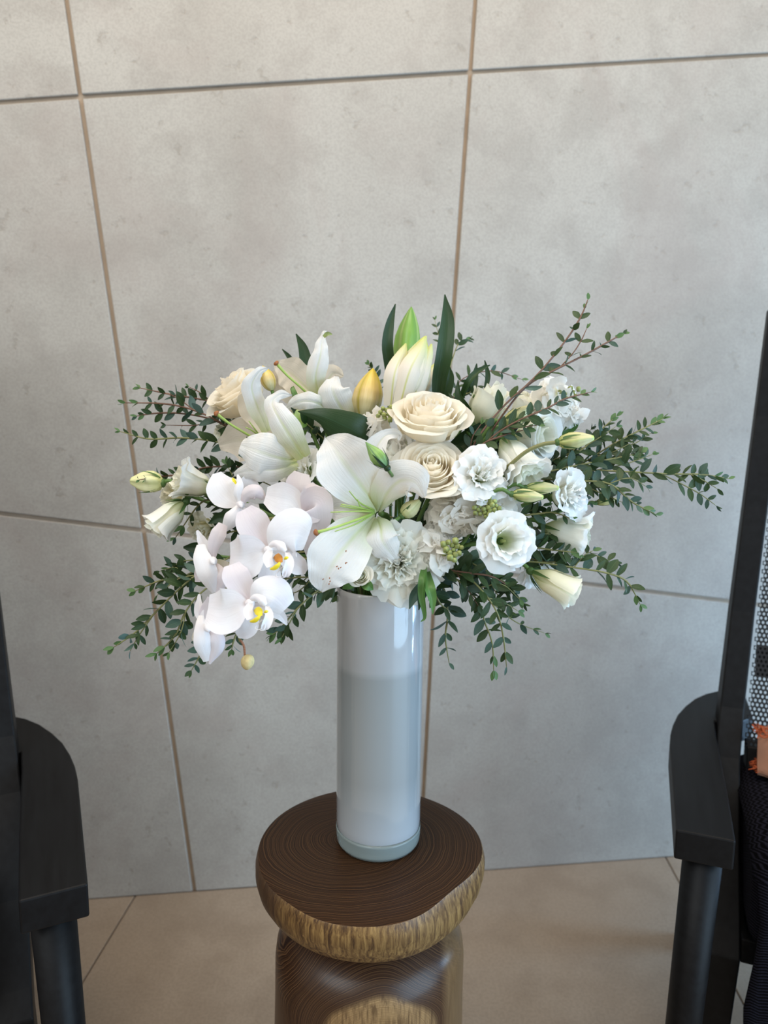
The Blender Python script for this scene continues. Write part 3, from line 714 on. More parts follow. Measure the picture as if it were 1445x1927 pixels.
# --- big dark leaves
def big_leaf(label, d, pts, hws, mat='leaf', **k):
    b = P(pts[0][0], pts[0][1], d+pts[0][2]); root = thing('lily_leaf', label, 'leaf', b)
    k.setdefault('cup', .3); k.setdefault('rib', 1.5)
    pet('leaf_blade', root, mat, d, pts, hws, nv=26, nu=8, **k)
    T = (P(pts[0][0], pts[0][1], d+pts[0][2])-P(pts[1][0], pts[1][1], d+pts[1][2])).normalized()
    stem(root, b, T, .0018, 'stem_green', 'stem')
big_leaf('upright dark green leaf left of the tall green lily bud', .82, [(732, 760, .02), (734, 700, .01), (729, 650, .0), (734, 608, .0), (744, 572, .0)], [6, 10, 11, 8, 1])
big_leaf('tallest dark green leaf, standing upright right of the white opening bud', .80, [(824, 780, .02), (826, 720, .01), (836, 665, .0), (842, 605, .0), (837, 554, .0)], [8, 14, 16, 13, 1])
big_leaf('dark green leaf just behind the foot of the tallest leaf', .84, [(832, 790, .0), (836, 745, .0), (846, 712, .0), (846, 690, .0)], [8, 13, 9, 1])
big_leaf('short dark green leaf sticking up behind the upper left lily', .84, [(590, 730, .0), (578, 690, .0), (570, 655, .0), (557, 628, .0)], [6, 12, 9, 1])
big_leaf('small dark leaf tip left of the one behind the upper lily', .86, [(556, 700, .0), (546, 675, .0), (531, 657, .0)], [4, 5, 1])
big_leaf('broad dark green leaf lying across the middle above the front lily', .745, [(712, 850, .03), (680, 818, .0), (640, 797, -.008), (600, 781, -.008), (560, 774, .0)], [20, 34, 27, 14, 1], cup=-.25, rib=-2)
big_leaf('second dark green leaf in shade below the broad leaf of the middle', .765, [(690, 860, .02), (660, 840, .0), (628, 812, .0), (600, 790, .0)], [16, 22, 16, 2], cup=-.25)
big_leaf('twisted glossy green leaf between the central rose and the greenish rose at its right', .76, [(880, 812, .02), (880, 775, .0), (864, 745, -.004), (862, 715, .0)], [5, 12, 8, 1], 'leaf', cup=.5, roll=.5)
big_leaf('slender arching green leaf above the greenish right-hand rose', .77, [(866, 755, .02), (880, 722, .0), (898, 700, .0), (922, 687, .0)], [5, 7, 6, 1], 'leaf', cup=.4, roll=.4)
big_leaf('small pointed leaf standing at the top left of the greenish rose', .80, [(890, 740, .0), (893, 712, .0), (897, 684, .0)], [5, 7, 1])
big_leaf('narrow leaf with curled tip standing above the greenish rose', .80, [(914, 730, .0), (918, 706, .0), (912, 678, .0)], [4, 5, 1])
big_leaf('dark leaf behind the right side of the central rose', .79, [(845, 850, .0), (878, 830, .0), (920, 806, .0), (960, 790, .0)], [12, 20, 16, 2])
big_leaf('broad dark leaf behind the long-stemmed lisianthus bud', .80, [(985, 905, .0), (1012, 880, .0), (1035, 858, .0), (1046, 838, .0)], [8, 18, 13, 1])
big_leaf('dark leaf hanging over the vase rim at its right', .715, [(806, 1085, .02), (798, 1105, .0), (780, 1122, .0), (770, 1146, .0)], [6, 14, 10, 1], 'euc_blue')
big_leaf('small dark leaf hanging beside the vase rim leaf', .71, [(800, 1095, .02), (793, 1115, .0), (788, 1148, .0)], [5, 8, 1], 'leaf')
big_leaf('pale green leaf spreading below the small spray rose at the vase rim', .69, [(672, 1092, .01), (658, 1100, .0), (644, 1108, .004)], [6, 9, 1], 'leaf_light')
big_leaf('pale green leaf pointing right below the small spray rose', .69, [(680, 1094, .01), (692, 1102, .0), (702, 1110, .004)], [6, 10, 1], 'leaf_light')
big_leaf('light green twisted leaf hanging right of the vase rim', .70, [(804, 1075, .02), (806, 1105, .0), (812, 1128, .0), (814, 1156, .0)], [5, 12, 9, 1], 'leaf_light', cup=.5, roll=.5)
big_leaf('curled green leaf with thin tendril tip hanging at the right of the vase rim', .70, [(800, 1062, .02), (797, 1090, .0), (795, 1120, .0), (800, 1160, .0), (792, 1170, .0)], [5, 9, 8, 4, 1], 'leaf_light', cup=.5, roll=-.5)
big_leaf('round dark leaf between the small stock spike and the lower lisianthus', .745, [(838, 1075, .02), (862, 1060, .0), (884, 1040, .0)], [14, 24, 8], 'euc')
big_leaf('blue-green rounded leaf below the pale bud at the right of the front lily', .735, [(752, 1010, .02), (752, 992, .0), (742, 972, .0)], [9, 14, 3], 'euc_blue')
big_leaf('bright green leaf tip at the outer edge of the upper right stock', .80, [(1060, 820, .0), (1078, 800, .0), (1090, 781, .0)], [6, 10, 1], 'leaf_light')
big_leaf('dark pointed leaf beside the left greenish cup flower', .78, [(440, 985, .0), (415, 975, .0), (392, 985, .0)], [8, 11, 1])
big_leaf('dark leaf curled under the left-hand flowers', .78, [(400, 1040, .0), (370, 1032, .0), (345, 1030, .0)], [8, 12, 2])

# --- cupped, many-petalled flowers
def petal_cup(mb, M, th, rb, rm, rt, h, A, curl=0, ruf=0, rfq=1.0, nu=12, nv=10, tip=.1, seed=0, lift=0, split=.5, tilt=0):
    """one cupped petal: base radius rb, belly rm, rim rt; ruf = crumple of the rim"""
    rows = []; uv = []
    for i in range(nv+1):
        v = i/nv; row = []; ur = []
        for j in range(nu+1):
            u = -1+2*j/nu
            ve = v*(1-tip*abs(u)**2.6)
            rho = rb+(rm-rb)*math.sin(min(1, ve/split)*PI/2)
            k = max(0, ve-split)/(1-split); rho += (rt-rm)*k**1.25
            z = h*ve**.9
            k2 = max(0, ve-.76)/.24; rho += curl*k2*k2; z -= abs(curl)*.75*k2**2.2
            a = th+u*A*(.45+.55*math.sin(min(1, v*1.7)*PI/2))
            p = Vector((rho*math.cos(a), rho*math.sin(a), z+tilt*rho*math.cos(u)))
            if ruf:
                q = Vector((u*2.6*rfq+seed*3.1, v*1.3*rfq, seed*7.7))
                e = v**1.6*(.35+.65*max(v, 0)**3)
                nz_ = noise.noise_vector(q)*1.5+noise.noise_vector(q*2.3)*.7
                rad = Vector((math.cos(a), math.sin(a), 0))
                p += (rad*nz_.x*1.1+Vector((0, 0, nz_.y*.8))+Vector((-rad.y, rad.x, 0))*nz_.z*.5)*ruf*e
            row.append(M @ p); ur.append(((u+1)/2, v))
        rows.append(row); uv.append(ur)
    mb.grid(rows, uv); return mb
def frame(base, axis, spin=0):
    q = axis.to_track_quat('Z', 'Y').to_matrix().to_4x4()
    return Matrix.Translation(base) @ q @ Matrix.Rotation(spin, 4, 'Z')
def flower(name, label, px, py, d, axis, Rpx, Hpx, style='rose', n=24, mats=('rose',), ruf=None, calyx=0, cat='flower', stemr=.0024, seed=0, own=True, rfq=1.0, op=1.0):
    rr = random.Random(seed*31+int(px)*7+int(py))
    ax = cdir(*axis); c = P(px, py, d); s = d/FPX; Rm, Hm = Rpx*s, Hpx*s
    base = c-ax*Hm*.5
    root = thing(name, label, cat, base)
    M = frame(base, ax, rr.random()*6)
    for i in range(n):
        f = i/(n-1); th = i*2.39996+rr.uniform(-.25, .25); sd = rr.random()*20; mb = MB(); tl = rr.uniform(-.10, .10)
        if style == 'rose':
            g = f**.85; rm = Rm*(.06+.74*g); rt = Rm*(.03+.95*g**1.25*op)*rr.uniform(.95, 1.06)
            h = Hm*lerp(.98, .66, f**1.6)*rr.uniform(.95, 1.05)*(1-.12*max(0, .15-f)/.15)
            petal_cup(mb, M, th, Rm*.05, rm, rt, h, lerp(1.7, .95, f**.6), Rm*.20*f**1.5*rr.uniform(.5, 1.4), (1.6 if ruf is None else ruf)*s, .8, 14, 12, rr.uniform(.10, .22), sd, tilt=tl*.6)
        elif style == 'lisi':
            g = f; rm = Rm*(.10+.42*g); rt = Rm*(.10+.88*g**.9)*rr.uniform(.92, 1.08)
            h = Hm*lerp(1.0, .72, f**1.3)*rr.uniform(.93, 1.05)
            petal_cup(mb, M, th, Rm*.06, rm, rt, h, lerp(1.2, .82, f), Rm*.22*f*rr.uniform(.3, 1.4), (Rpx*.11 if ruf is None else ruf)*s, 1.25*rfq, 18, 12, .05, sd, tilt=tl*1.3)
        elif style == 'open':
            rm = Rm*(.34+.20*f); rt = Rm*(.50+.50*f)*rr.uniform(.94, 1.06); h = Hm*lerp(1.0, .78, f)
            petal_cup(mb, M, th, Rm*.12, rm, rt, h, lerp(1.15, .85, f), Rm*.26*f*rr.uniform(.5, 1.3), (Rpx*.085 if ruf is None else ruf)*s, 1.25*rfq, 18, 12, .05, sd, tilt=tl)
        elif style == 'cup':
            rm = Rm*(.26+.40*f); rt = Rm*(.30+.64*f)*op*rr.uniform(.95, 1.05); h = Hm*rr.uniform(.90, 1.0)*lerp(.97, .93, f)
            petal_cup(mb, M, th, Rm*.10, rm, rt, h, lerp(1.5, 1.05, f), Rm*.22*f*op*rr.uniform(.4, 1.2), (Rpx*.09 if ruf is None else ruf)*s, 1.2*rfq, 18, 14, .05, sd, split=.42)
        else:
            g = rr.random() if i > 5 else f; g = f**.8; rm = Rm*(.05+.50*g); rt = Rm*(.06+.86*g)*rr.uniform(.88, 1.1)
            h = Hm*lerp(1.05, .50, f**1.7)*rr.uniform(.9, 1.08)
            petal_cup(mb, M, th, Rm*.05, rm, rt, h, lerp(1.5, .85, f**.7), Rm*.24*f*rr.uniform(.0, 1.4), (Rpx*.13 if ruf is None else ruf)*s, 1.3*rfq, 18, 11, .02, sd, tilt=tl*2)
        mb.build('petal', W[mats[0] if f < .6 else mats[-1]], root)
    if calyx:
        for k in range(5):
            a = 2*PI*k/5+rr.random()*.4; o_ = (M.to_3x3() @ Vector((math.cos(a), math.sin(a), 0))).normalized()
            rbm = Rm*.62
            pts = [base+o_*.001-ax*.001, base+o_*rbm*.55+ax*Hm*.06, base+o_*rbm*1.0+ax*Hm*.20, base+o_*(rbm*1.15+rr.uniform(.001, .004))+ax*Hm*calyx]
            m2 = MB(); ribbon3(m2, pts, [.0010, .0020, .0013, .0002], cup=.2, nu=4, nv=9, face=o_); m2.build('sepal', W['calyx'], root)
    m2 = MB(); m2.blob(base-ax*.001, ax, .005, .0046, 9, 6); m2.build('calyx', W['calyx'], root)
    if style == 'open':
        m2 = MB(); m2.blob(base+ax*Hm*.22, ax, Hm*.22, Rm*.08, 8, 6); m2.build('flower_centre', W['bud_green'], root)
    if own: stem(root, base, -ax, stemr)
    return root

# cream roses
F = flower
F('rose', 'cream rose at the far upper left of the bouquet, facing up and left', 450, 742, .80, (-.50, .72, .48), 62, 90, 'rose', 26, ruf=2.4, seed=1)
F('rose', 'large cream rose below the lily buds, upper of the two stacked central roses', 809, 788, .735, (.06, .80, .60), 76, 96, 'rose', 26, ruf=3.4, seed=2)
F('rose', 'cream rose showing its spiral face, lower of the two stacked central roses', 813, 884, .715, (-.03, .52, .85), 68, 76, 'rose', 30, ruf=2.2, seed=3)
F('rose', 'greenish white rose at the upper right, half open and smooth', 922, 760, .79, (.50, .80, .30), 46, 96, 'rose', 13, ('rose_green',), seed=4, op=.85, ruf=1)
F('rose', 'greenish white rose at the right behind the eucalyptus, above the long-stemmed bud', 1006, 820, .770, (.60, -.10, .6), 48, 84, 'cup', 12, ('rose_green', 'lisi'), ruf=2, seed=5)
F('rose', 'small tight white spray rose just above the vase rim', 677, 1083, .692, (.0, .30, .95), 24, 28, 'rose', 18, ('rose_green', 'rose'), ruf=.4, seed=6)
# lisianthus
F('lisianthus', 'full ruffled white lisianthus facing forward, right of the stacked cream roses', 906, 895, .710, (.15, .25, .95), 54, 50, 'lisi', 17, ('lisi',), seed=11)
F('lisianthus', 'white lisianthus cup pointing down to the right, beside the full ruffled one', 974, 868, .730, (.40, -.72, .40), 46, 118, 'cup', 12, ('lisi_cream', 'lisi'), ruf=7, calyx=.3, seed=12, op=1.05)
F('lisianthus', 'open white lisianthus at the right edge, facing right with frilled petals', 1066, 932, .745, (.62, .10, .75), 50, 66, 'lisi', 17, ('lisi',), seed=13, calyx=.3)
F('lisianthus', 'white lisianthus seen from the side at the right edge, directly under the frilled one', 1068, 1006, .765, (.85, -.30, .28), 46, 94, 'cup', 12, ('lisi_cream', 'lisi'), ruf=6.5, calyx=.35, seed=14, op=1.1)
F('lisianthus', 'open white lisianthus with deep green-yellow throat at the lower right', 952, 1018, .700, (.22, .05, .97), 54, 58, 'open', 13, ('lisi',), seed=15)
F('lisianthus', 'cream lisianthus cup hanging lowest on the right, mouth to the lower right', 1047, 1100, .735, (.85, -.45, .22), 38, 104, 'cup', 9, ('lisi_cream',), calyx=.35, seed=16, op=.95, ruf=2)
F('lisianthus', 'white lisianthus behind the hanging cream cup, only its pale petals visible', 1004, 1074, .79, (.2, -.5, .5), 34, 60, 'lisi', 10, ('lisi',), seed=17)
F('lisianthus', 'white lisianthus at the far left with ruffled mouth facing left', 364, 908, .765, (-.80, .32, .38), 37, 80, 'cup', 11, ('lisi_cream', 'lisi'), ruf=5.5, calyx=.35, seed=18, op=1.15)
F('lisianthus', 'cream lisianthus just behind the far left ruffled one', 330, 932, .80, (-.55, .1, .7), 36, 50, 'lisi', 12, ('lisi_cream',), seed=19)
F('lisianthus', 'greenish white cup-shaped lisianthus at the far left, hanging to the lower left', 314, 975, .76, (-.62, -.62, .28), 38, 90, 'cup', 9, ('lisi_cream', 'lisi'), calyx=.3, seed=20, op=.92, ruf=1.6)
F('lisianthus', 'pale lisianthus in shade between the left cup flower and the orchids', 386, 994, .80, (-.3, -.3, .7), 34, 54, 'lisi', 11, ('lisi_cream',), seed=21)
F('lisianthus', 'cream lisianthus between the greenish right rose and the white stock', 985, 770, .805, (.35, .75, .4), 36, 70, 'cup', 11, ('lisi_cream', 'lisi'), seed=22)
F('lisianthus', 'white lisianthus in shadow behind the orchid petals, left of the front lily', 568, 890, .765, (-.45, .35, .8), 44, 50, 'lisi', 13, ('lisi',), seed=23)
F('lisianthus', 'white lisianthus glimpsed between the paired buds and the ruffled flower', 950, 948, .765, (.3, .0, .8), 30, 44, 'lisi', 10, ('lisi_cream', 'lisi'), seed=24)
F('lisianthus', 'small white lisianthus deep among the right-hand stems, above the frilled one', 1034, 903, .81, (.3, .4, .6), 26, 40, 'lisi', 9, ('lisi',), seed=25)
F('lisianthus', 'pale white lisianthus in shade behind the side-view lily at the far left', 430, 812, .83, (-.6, .2, .5), 34, 50, 'lisi', 10, ('lisi_cream',), seed=26)
F('carnation', 'dense round white carnation directly above the vase rim', 751, 1057, .722, (.06, .05, .98), 68, 66, 'lisi', 30, ('carn',), ruf=9, rfq=1.25, seed=31)
F('carnation', 'white carnation partly hidden behind the front lily, above its right petal', 708, 872, .755, (-.1, .4, .85), 46, 50, 'lisi', 20, ('carn',), ruf=7, seed=32)
# lisianthus buds
BT = [(0, .35), (.1, .75), (.3, 1), (.5, .98), (.7, .78), (.88, .48), (.97, .34), (1, .26)]
b1 = bud('lisianthus_bud', 'closed yellow-white bud at the far left tip, pointing left', 'lbud_pale', .77, (306, 909), (246, 905), 20, sepals=4, shape=BT, n=5)
b2 = bud('lisianthus_bud', 'long cream bud on a curved green stem at the upper right', 'lbud', .700, (1050, 832), (1117, 824), 15, sepals=4, shape=BT, n=5, own=False)
mb = MB(); pp = [P(x, y, d_) for x, y, d_ in ((1050, 832, .700), (1022, 836, .700), (990, 850, .705), (957, 877, .715), (900, 925, .76))]
mb.tube(pp+stem_path(pp[-1], cdir(-.5, -.6, -.5))[2:], [.002]*9, 7, 40); mb.build('stem', W['stem_olive'], b2)
bud('lisianthus_bud', 'olive-yellow bud, upper of the pair touching the frilled right-hand lisianthus', 'lbud', .715, (990, 918), (1051, 918), 11.5, sepals=4, shape=BT, n=5)
bud('lisianthus_bud', 'olive-yellow bud, lower of the pair touching the frilled right-hand lisianthus', 'lbud', .705, (964, 930), (1022, 936), 12.5, sepals=4, shape=BT, n=5)
bud('lisianthus_bud', 'small glossy green bud pointing up-left in front of the front lily', 'lbud_green', .665, (728, 880), (688, 832), 14, own=False, shape=[(0, .2), (.12, .62), (.32, 1), (.5, .98), (.7, .66), (.85, .34), (1, .06)], sepals=5, n=5, sepmat='leaf')
gb = bpy.data.objects['lisianthus_bud.004']; mb = MB(); pp = [P(x, y, d_) for x, y, d_ in ((728, 880, .665), (733, 888, .672), (741, 902, .700), (750, 935, .76))]
mb.tube(pp+stem_path(pp[-1], cdir(0, -1, -.4))[2:], [.0018]*8, 7, 36); mb.build('stem', W['stem_green'], gb)
bud('lisianthus_bud', 'slim green-yellow bud far out among the right-hand eucalyptus', 'lbud', .80, (1122, 946), (1166, 939), 7, sepals=3, shape=BT)
bud('lisianthus_bud', 'green-yellow bud with wispy sepals below the greenish right rose', 'lbud', .745, (948, 800), (1000, 764), 15, sepals=5, shape=BT)
bud('lisianthus_bud', 'pale green bud tucked under the right petal of the front lily', 'lbud_pale', .725, (757, 970), (790, 942), 15, shape=BT, sepals=3)

# --- stock: spikes of small ruffled florets with green buds at the tip
def floret_mesh(seed):
    rr = random.Random(seed); mb = MB()
    M = Matrix.Identity(4)
    for i in range(7):
        f = i/6
        petal_cup(mb, M, i*2.4+rr.random()*.5, .001, lerp(.0012, .0080, f), lerp(.002, .0165, f), lerp(.0110, .0075, f), 1.0, .003*f, .0024, 1.1, 7, 6, .06, rr.random()*9)
    o = mb.build('floret', W['stock']); me = o.data; bpy.data.objects.remove(o); return me
FM = [floret_mesh(i) for i in range(4)]
def stock(label, spots, buds, d, base):
    b = P(*base, d+.03); root = thing('stock', label, 'flower', b)
    A = sum((P(x, y, d) for x, y, *_ in spots), Vector((0, 0, 0)))/len(spots)
    for i, (x, y, dz, s, ax) in enumerate(spots):
        p = P(x, y, d+dz); a = cdir(*ax)
        o = link('floret', FM[i % 4], root)
        o.matrix_local = Matrix.Translation(-b) @ frame(p-a*.006, a, R.random()*6) @ Matrix.Scale(s, 4)
    for x, y, dz, s in buds:
        mb = MB(); p = P(x, y, d+dz); a = cdir(R.uniform(-.6, .6), R.uniform(0, .6), 1)
        mb.blob(p, a, .0037*s, .0026*s, 9, 6, lob=4, la=.12); mb.build('bud', W['bud_green'], root)
    mb = MB(); tip = P(buds[0][0], buds[0][1], d+.008) if buds else A
    pth = stem_path(b, (b-tip).normalized()); mb.tube([tip, lerp(tip, b, .5)]+pth[:1]+pth[2:], [.002]*7, 7, 26); mb.build('stem', W['stem_green'], root)
    return root
def ring(cx, cy, rx, ry, n, s, dz=0, seed=0):
    rr = random.Random(seed); out = []
    for i in range(n):
        a = i*2.39996; q = math.sqrt((i+.5)/n); x, y = q*math.cos(a), q*math.sin(a)
        out.append((cx+rx*x+rr.uniform(-3, 3), cy+ry*y+rr.uniform(-3, 3), dz+.022*q*q+rr.uniform(-.007, .005), s*rr.uniform(.8, 1.15), (x*1.2+rr.uniform(-.5, .5), -y*1.2+rr.uniform(-.4, .6), .9-.4*q)))
    return out
def blist(cx, cy, rx, ry, n, s, dz=-.006, seed=0):
    rr = random.Random(seed+50)
    return [(cx+rx*math.sqrt((i+.5)/n)*math.cos(i*2.4), cy+ry*math.sqrt((i+.5)/n)*math.sin(i*2.4), dz+rr.uniform(0, .004), s*rr.uniform(.8, 1.2)) for i in range(n)]
stock('white stock floret cluster with green buds, left of the upper central rose', ring(703, 802, 22, 18, 6, .95, 0, 1), blist(728, 778, 20, 13, 12, 1.0, -.004, 1), .748, (720, 830))
stock('white stock cluster at the top right edge of the bouquet', ring(1050, 765, 42, 40, 18, .98, 0, 2)+ring(1040, 742, 30, 16, 5, 1, -.01, 22), blist(1072, 738, 22, 12, 7, 1.1, -.014, 2), .775, (1000, 850))
stock('white stock spike with a cluster of green buds, left of the deep-throated lisianthus', ring(862, 968, 56, 36, 23, .96, 0, 3)+ring(935, 962, 22, 26, 6, .95, .0, 33), blist(915, 955, 26, 19, 24, .95, -.012, 3), .715, (860, 1030))
stock('white stock spike just right of the round carnation, with olive buds', ring(822, 1040, 36, 40, 17, .92, 0, 4), blist(850, 1035, 19, 22, 14, 1.15, -.012, 4), .712, (835, 1080))
stock('pale stock florets in the gap between the front lily and the spiral cream rose', ring(758, 850, 18, 30, 8, .95, 0, 5), [], .755, (760, 890))

# --- orchids
def orchid_lip(part, x, y, d, a=0, s=1.0, hood=(1, 0)):
    ca, sa = math.cos(a), math.sin(a)
    def T(u, v): return (x+s*(u*ca-v*sa), y+s*(u*sa+v*ca))
    def q(nm, mat, pts, hws, **k): return pet(nm, part, mat, d, [(*T(u, v), z) for u, v, z in pts], [h*s for h in hws], **k)
    q('column', 'orchid', [(-2, -4, .0), (8, -8, -.008), (20, -4, -.014), (29, 6, -.013)], [5, 8, 10, 5], cup=-.7, nu=8, nv=10)
    q('lip_side_lobe', 'orchid', [(0, 4, .0), (-3, 18, -.008), (2, 34, -.012)], [5, 10, 8], cup=.45, roll=-.3, nu=8, nv=10)
    q('lip_side_lobe', 'orchid', [(32, 8, -.004), (36, 26, -.012), (30, 46, -.014), (27, 54, -.012)], [4, 9, 9, 2], cup=.45, roll=.3, nu=8, nv=12)
    q('lip_crest', 'yellow', [(0, 39, -.013), (8, 37, -.017), (15, 32, -.018), (19, 26, -.017)], [2, 4.5, 4, 2], cup=-.4, nu=6, nv=10)
    q('lip_crest', 'yellow', [(26, 20, -.015), (31, 18, -.017), (35, 17, -.015)], [2, 3.5, 1.5], cup=-.4, nu=6, nv=8)
    q('lip_throat', 'orange' if s > .99 else 'yellow', [(10, 12, -.004), (16, 19, -.012), (21, 27, -.0145)], [7, 8, 3], cup=-.3, nu=6, nv=8)
    for sg in (0, 1):
        m = MB(); pts = [(24-2*sg, 34, -.014), (12-3*sg+6*sg, 48, -.014), (14+2*sg, 54, -.016), (24, 52, -.016)]
        if sg: pts = [(26, 36, -.013), (30, 46, -.015), (28, 54, -.016), (21, 55, -.016)]
        m.tube([P(*T(u, v), d+z) for u, v, z in pts], [.0007, .0005, .0004, .0003], 5, 12, False); m.build('lip_tendril', W['orchid'], part)
ob = P(600, 1010, .80)
orchid = thing('orchid_spray', 'arching spray of white moth orchids with yellow throats, cascading at the lower left', 'flower', ob)
def oflower(d, centre, petals, lip=None):
    mb = MB(); mb.blob(P(*centre, d+.001), cdir(0, 0, 1), .004, .0048, 10, 6); part = mb.build('orchid_flower', W['orchid'], orchid)
    for nm, mat, pts, hws, *k in petals:
        k = dict(k[0]) if k else {}; k.setdefault('cup', .10); k.setdefault('ruf', .8); k.setdefault('nv', 18); k.setdefault('nu', 12); k.setdefault('rib', 1)
        pet(nm, part, mat, d, pts, hws, **k)
    if lip: orchid_lip(part, *lip)
    else:
        m2 = MB(); m2.blob(P(centre[0], centre[1], d-.006), cdir(.4, -.5, .6), .005, .0028, 8, 6); m2.build('column', W['orchid'], part)
    return part
oflower(.672, (505, 1036), [
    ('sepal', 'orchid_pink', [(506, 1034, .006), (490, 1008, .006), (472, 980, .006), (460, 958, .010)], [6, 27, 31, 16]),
    ('sepal', 'orchid', [(512, 1040, .007), (540, 1050, .006), (563, 1066, .006), (577, 1075, .010)], [6, 18, 18, 6]),
    ('sepal', 'orchid', [(504, 1044, .008), (508, 1070, .008), (506, 1092, .008), (498, 1106, .010)], [6, 18, 22, 8]),
    ('petal', 'orchid', [(504, 1036, .002), (482, 1040, -.002), (455, 1048, -.002), (433, 1046, .004)], [5, 34, 44, 25], dict(cup=.12, roll=.1)),
    ('petal', 'orchid', [(509, 1034, .002), (528, 1012, -.004), (556, 1002, -.004), (580, 1010, .002)], [5, 36, 47, 27], dict(cup=-.12)),
    ], (508, 1032, .664, 0, 1.0))
oflower(.655, (470, 1136), [
    ('sepal', 'orchid_pink', [(474, 1134, .006), (458, 1108, .006), (443, 1082, .006), (436, 1062, .010)], [6, 22, 26, 15]),
    ('sepal', 'orchid', [(474, 1140, .008), (505, 1144, .008), (528, 1158, .008), (540, 1176, .010)], [5, 13, 10, 2]),
    ('sepal', 'orchid', [(470, 1144, .008), (470, 1165, .008), (462, 1184, .008), (446, 1196, .010)], [6, 18, 20, 6]),
    ('petal', 'orchid', [(468, 1136, .002), (446, 1142, -.003), (418, 1150, -.003), (391, 1146, .003)], [5, 34, 44, 27], dict(cup=.12)),
    ('petal', 'orchid', [(474, 1130, .002), (492, 1116, -.005), (518, 1122, -.006), (540, 1144, .0)], [5, 30, 36, 20], dict(cup=-.18)),
    ], (472, 1132, .647, .05, .97))
oflower(.715, (568, 968), [
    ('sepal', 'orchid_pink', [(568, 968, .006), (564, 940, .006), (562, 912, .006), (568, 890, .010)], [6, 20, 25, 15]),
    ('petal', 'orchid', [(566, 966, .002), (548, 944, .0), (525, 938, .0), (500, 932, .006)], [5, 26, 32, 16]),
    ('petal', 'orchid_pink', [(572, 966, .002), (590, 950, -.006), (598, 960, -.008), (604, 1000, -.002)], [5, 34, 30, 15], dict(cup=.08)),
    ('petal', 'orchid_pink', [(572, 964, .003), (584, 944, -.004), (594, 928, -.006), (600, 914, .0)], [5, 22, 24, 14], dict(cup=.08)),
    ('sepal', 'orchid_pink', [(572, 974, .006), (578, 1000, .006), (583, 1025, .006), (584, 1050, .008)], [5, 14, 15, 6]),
    ])
oflower(.725, (452, 950), [
    ('petal', 'orchid', [(450, 950, .006), (432, 935, .006), (416, 915, .006), (408, 890, .010)], [6, 28, 30, 8]),
    ('petal', 'orchid', [(452, 948, .0), (446, 962, -.006), (434, 980, -.008), (420, 1000, -.002)], [5, 12, 16, 5], dict(cup=-.4)),
    ('sepal', 'orchid', [(452, 946, .0), (448, 928, -.004), (451, 910, -.004), (447, 893, .0)], [5, 9, 7, 2], dict(cup=-.4)),
    ('petal', 'orchid_pink', [(456, 948, .0), (464, 932, -.004), (482, 926, -.006), (498, 938, .0)], [5, 14, 15, 6], dict(cup=-.5)),
    ('sepal', 'orchid', [(456, 952, .008), (470, 958, .008), (488, 955, .008)], [5, 14, 6]),
    ('sepal', 'orchid', [(456, 930, .012), (470, 912, .012), (484, 905, .014)], [8, 20, 10]),
    ('lip_crest', 'yellow', [(437, 900, -.002), (441, 905, -.003), (446, 913, -.002)], [2, 3, 1]),
    ])
oflower(.69, (400, 1056), [
    ('petal', 'orchid', [(378, 1024, .0), (380, 1048, -.006), (392, 1082, -.008), (406, 1114, .0)], [8, 17, 19, 8], dict(cup=-.3)),
    ('sepal', 'orchid_pink', [(400, 1054, .004), (402, 1028, .0), (411, 1005, .0), (420, 986, .004)], [5, 12, 15, 9], dict(cup=-.2)),
    ('sepal', 'orchid', [(390, 1036, .008), (380, 1018, .008), (371, 998, .008)], [10, 9, 2]),
    ('petal', 'orchid_pink', [(402, 1060, .004), (412, 1078, -.002), (416, 1096, -.002), (408, 1116, .0)], [6, 14, 13, 4], dict(cup=-.35)),
    ('sepal', 'lily_warm', [(404, 1058, .012), (418, 1070, .012), (424, 1090, .012)], [8, 16, 8]),
    ('sepal', 'orchid_pink', [(384, 1064, .012), (374, 1075, .012), (372, 1095, .012)], [5, 8, 5]),
    ])
oflower(.675, (390, 1182), [
    ('petal', 'orchid', [(378, 1158, .0), (378, 1180, -.006), (382, 1212, -.008), (392, 1244, .0)], [5, 12, 17, 9], dict(cup=-.3)),
    ('petal', 'orchid_pink', [(392, 1182, .0), (404, 1196, -.004), (408, 1218, -.004), (394, 1250, .0)], [6, 15, 15, 2], dict(cup=-.4)),
    ('sepal', 'orchid', [(380, 1172, .006), (374, 1148, .006), (375, 1118, .008)], [5, 9, 2]),
    ('sepal', 'orchid_pink', [(390, 1180, .008), (390, 1155, .008), (400, 1125, .008)], [8, 16, 10]),
    ('sepal', 'rose', [(384, 1190, .010), (372, 1196, .010), (366, 1208, .010)], [5, 10, 5]),
    ])
mb = MB(); sp_ = [P(x, y, d_) for x, y, d_ in ((452, 1208, .672), (440, 1150, .685), (440, 1080, .71), (470, 1010, .735), (520, 975, .75), (600, 1010, .80))]
mb.tube(sp_+[MOUTH+Vector((-.02, -.01, .02)), MOUTH+Vector((-.012, 0, -.05)), Vector((VX+.015, VY, VZ+.03))], [.0013, .0016, .002, .002, .002, .0022, .0022, .0022, .0022], 7, 44)
mb.build('stem', W['stem_olive'], orchid)
mb = MB(); mb.tube([P(452, 1204, .672), P(459, 1216, .672), P(461, 1236, .672)], .0012, 6, 8); mb.build('bud_stalk', W['rust'], orchid)
mb = MB(); mb.blob(P(466, 1246, .670), cdir(.25, .9, .2), .0075, .0062, 14, 10, lob=3, la=.1); o_ = mb.build('dried_bud', W['dry'], orchid); o_['label'] = 'shrivelled tan bud hanging at the end of the orchid stem'

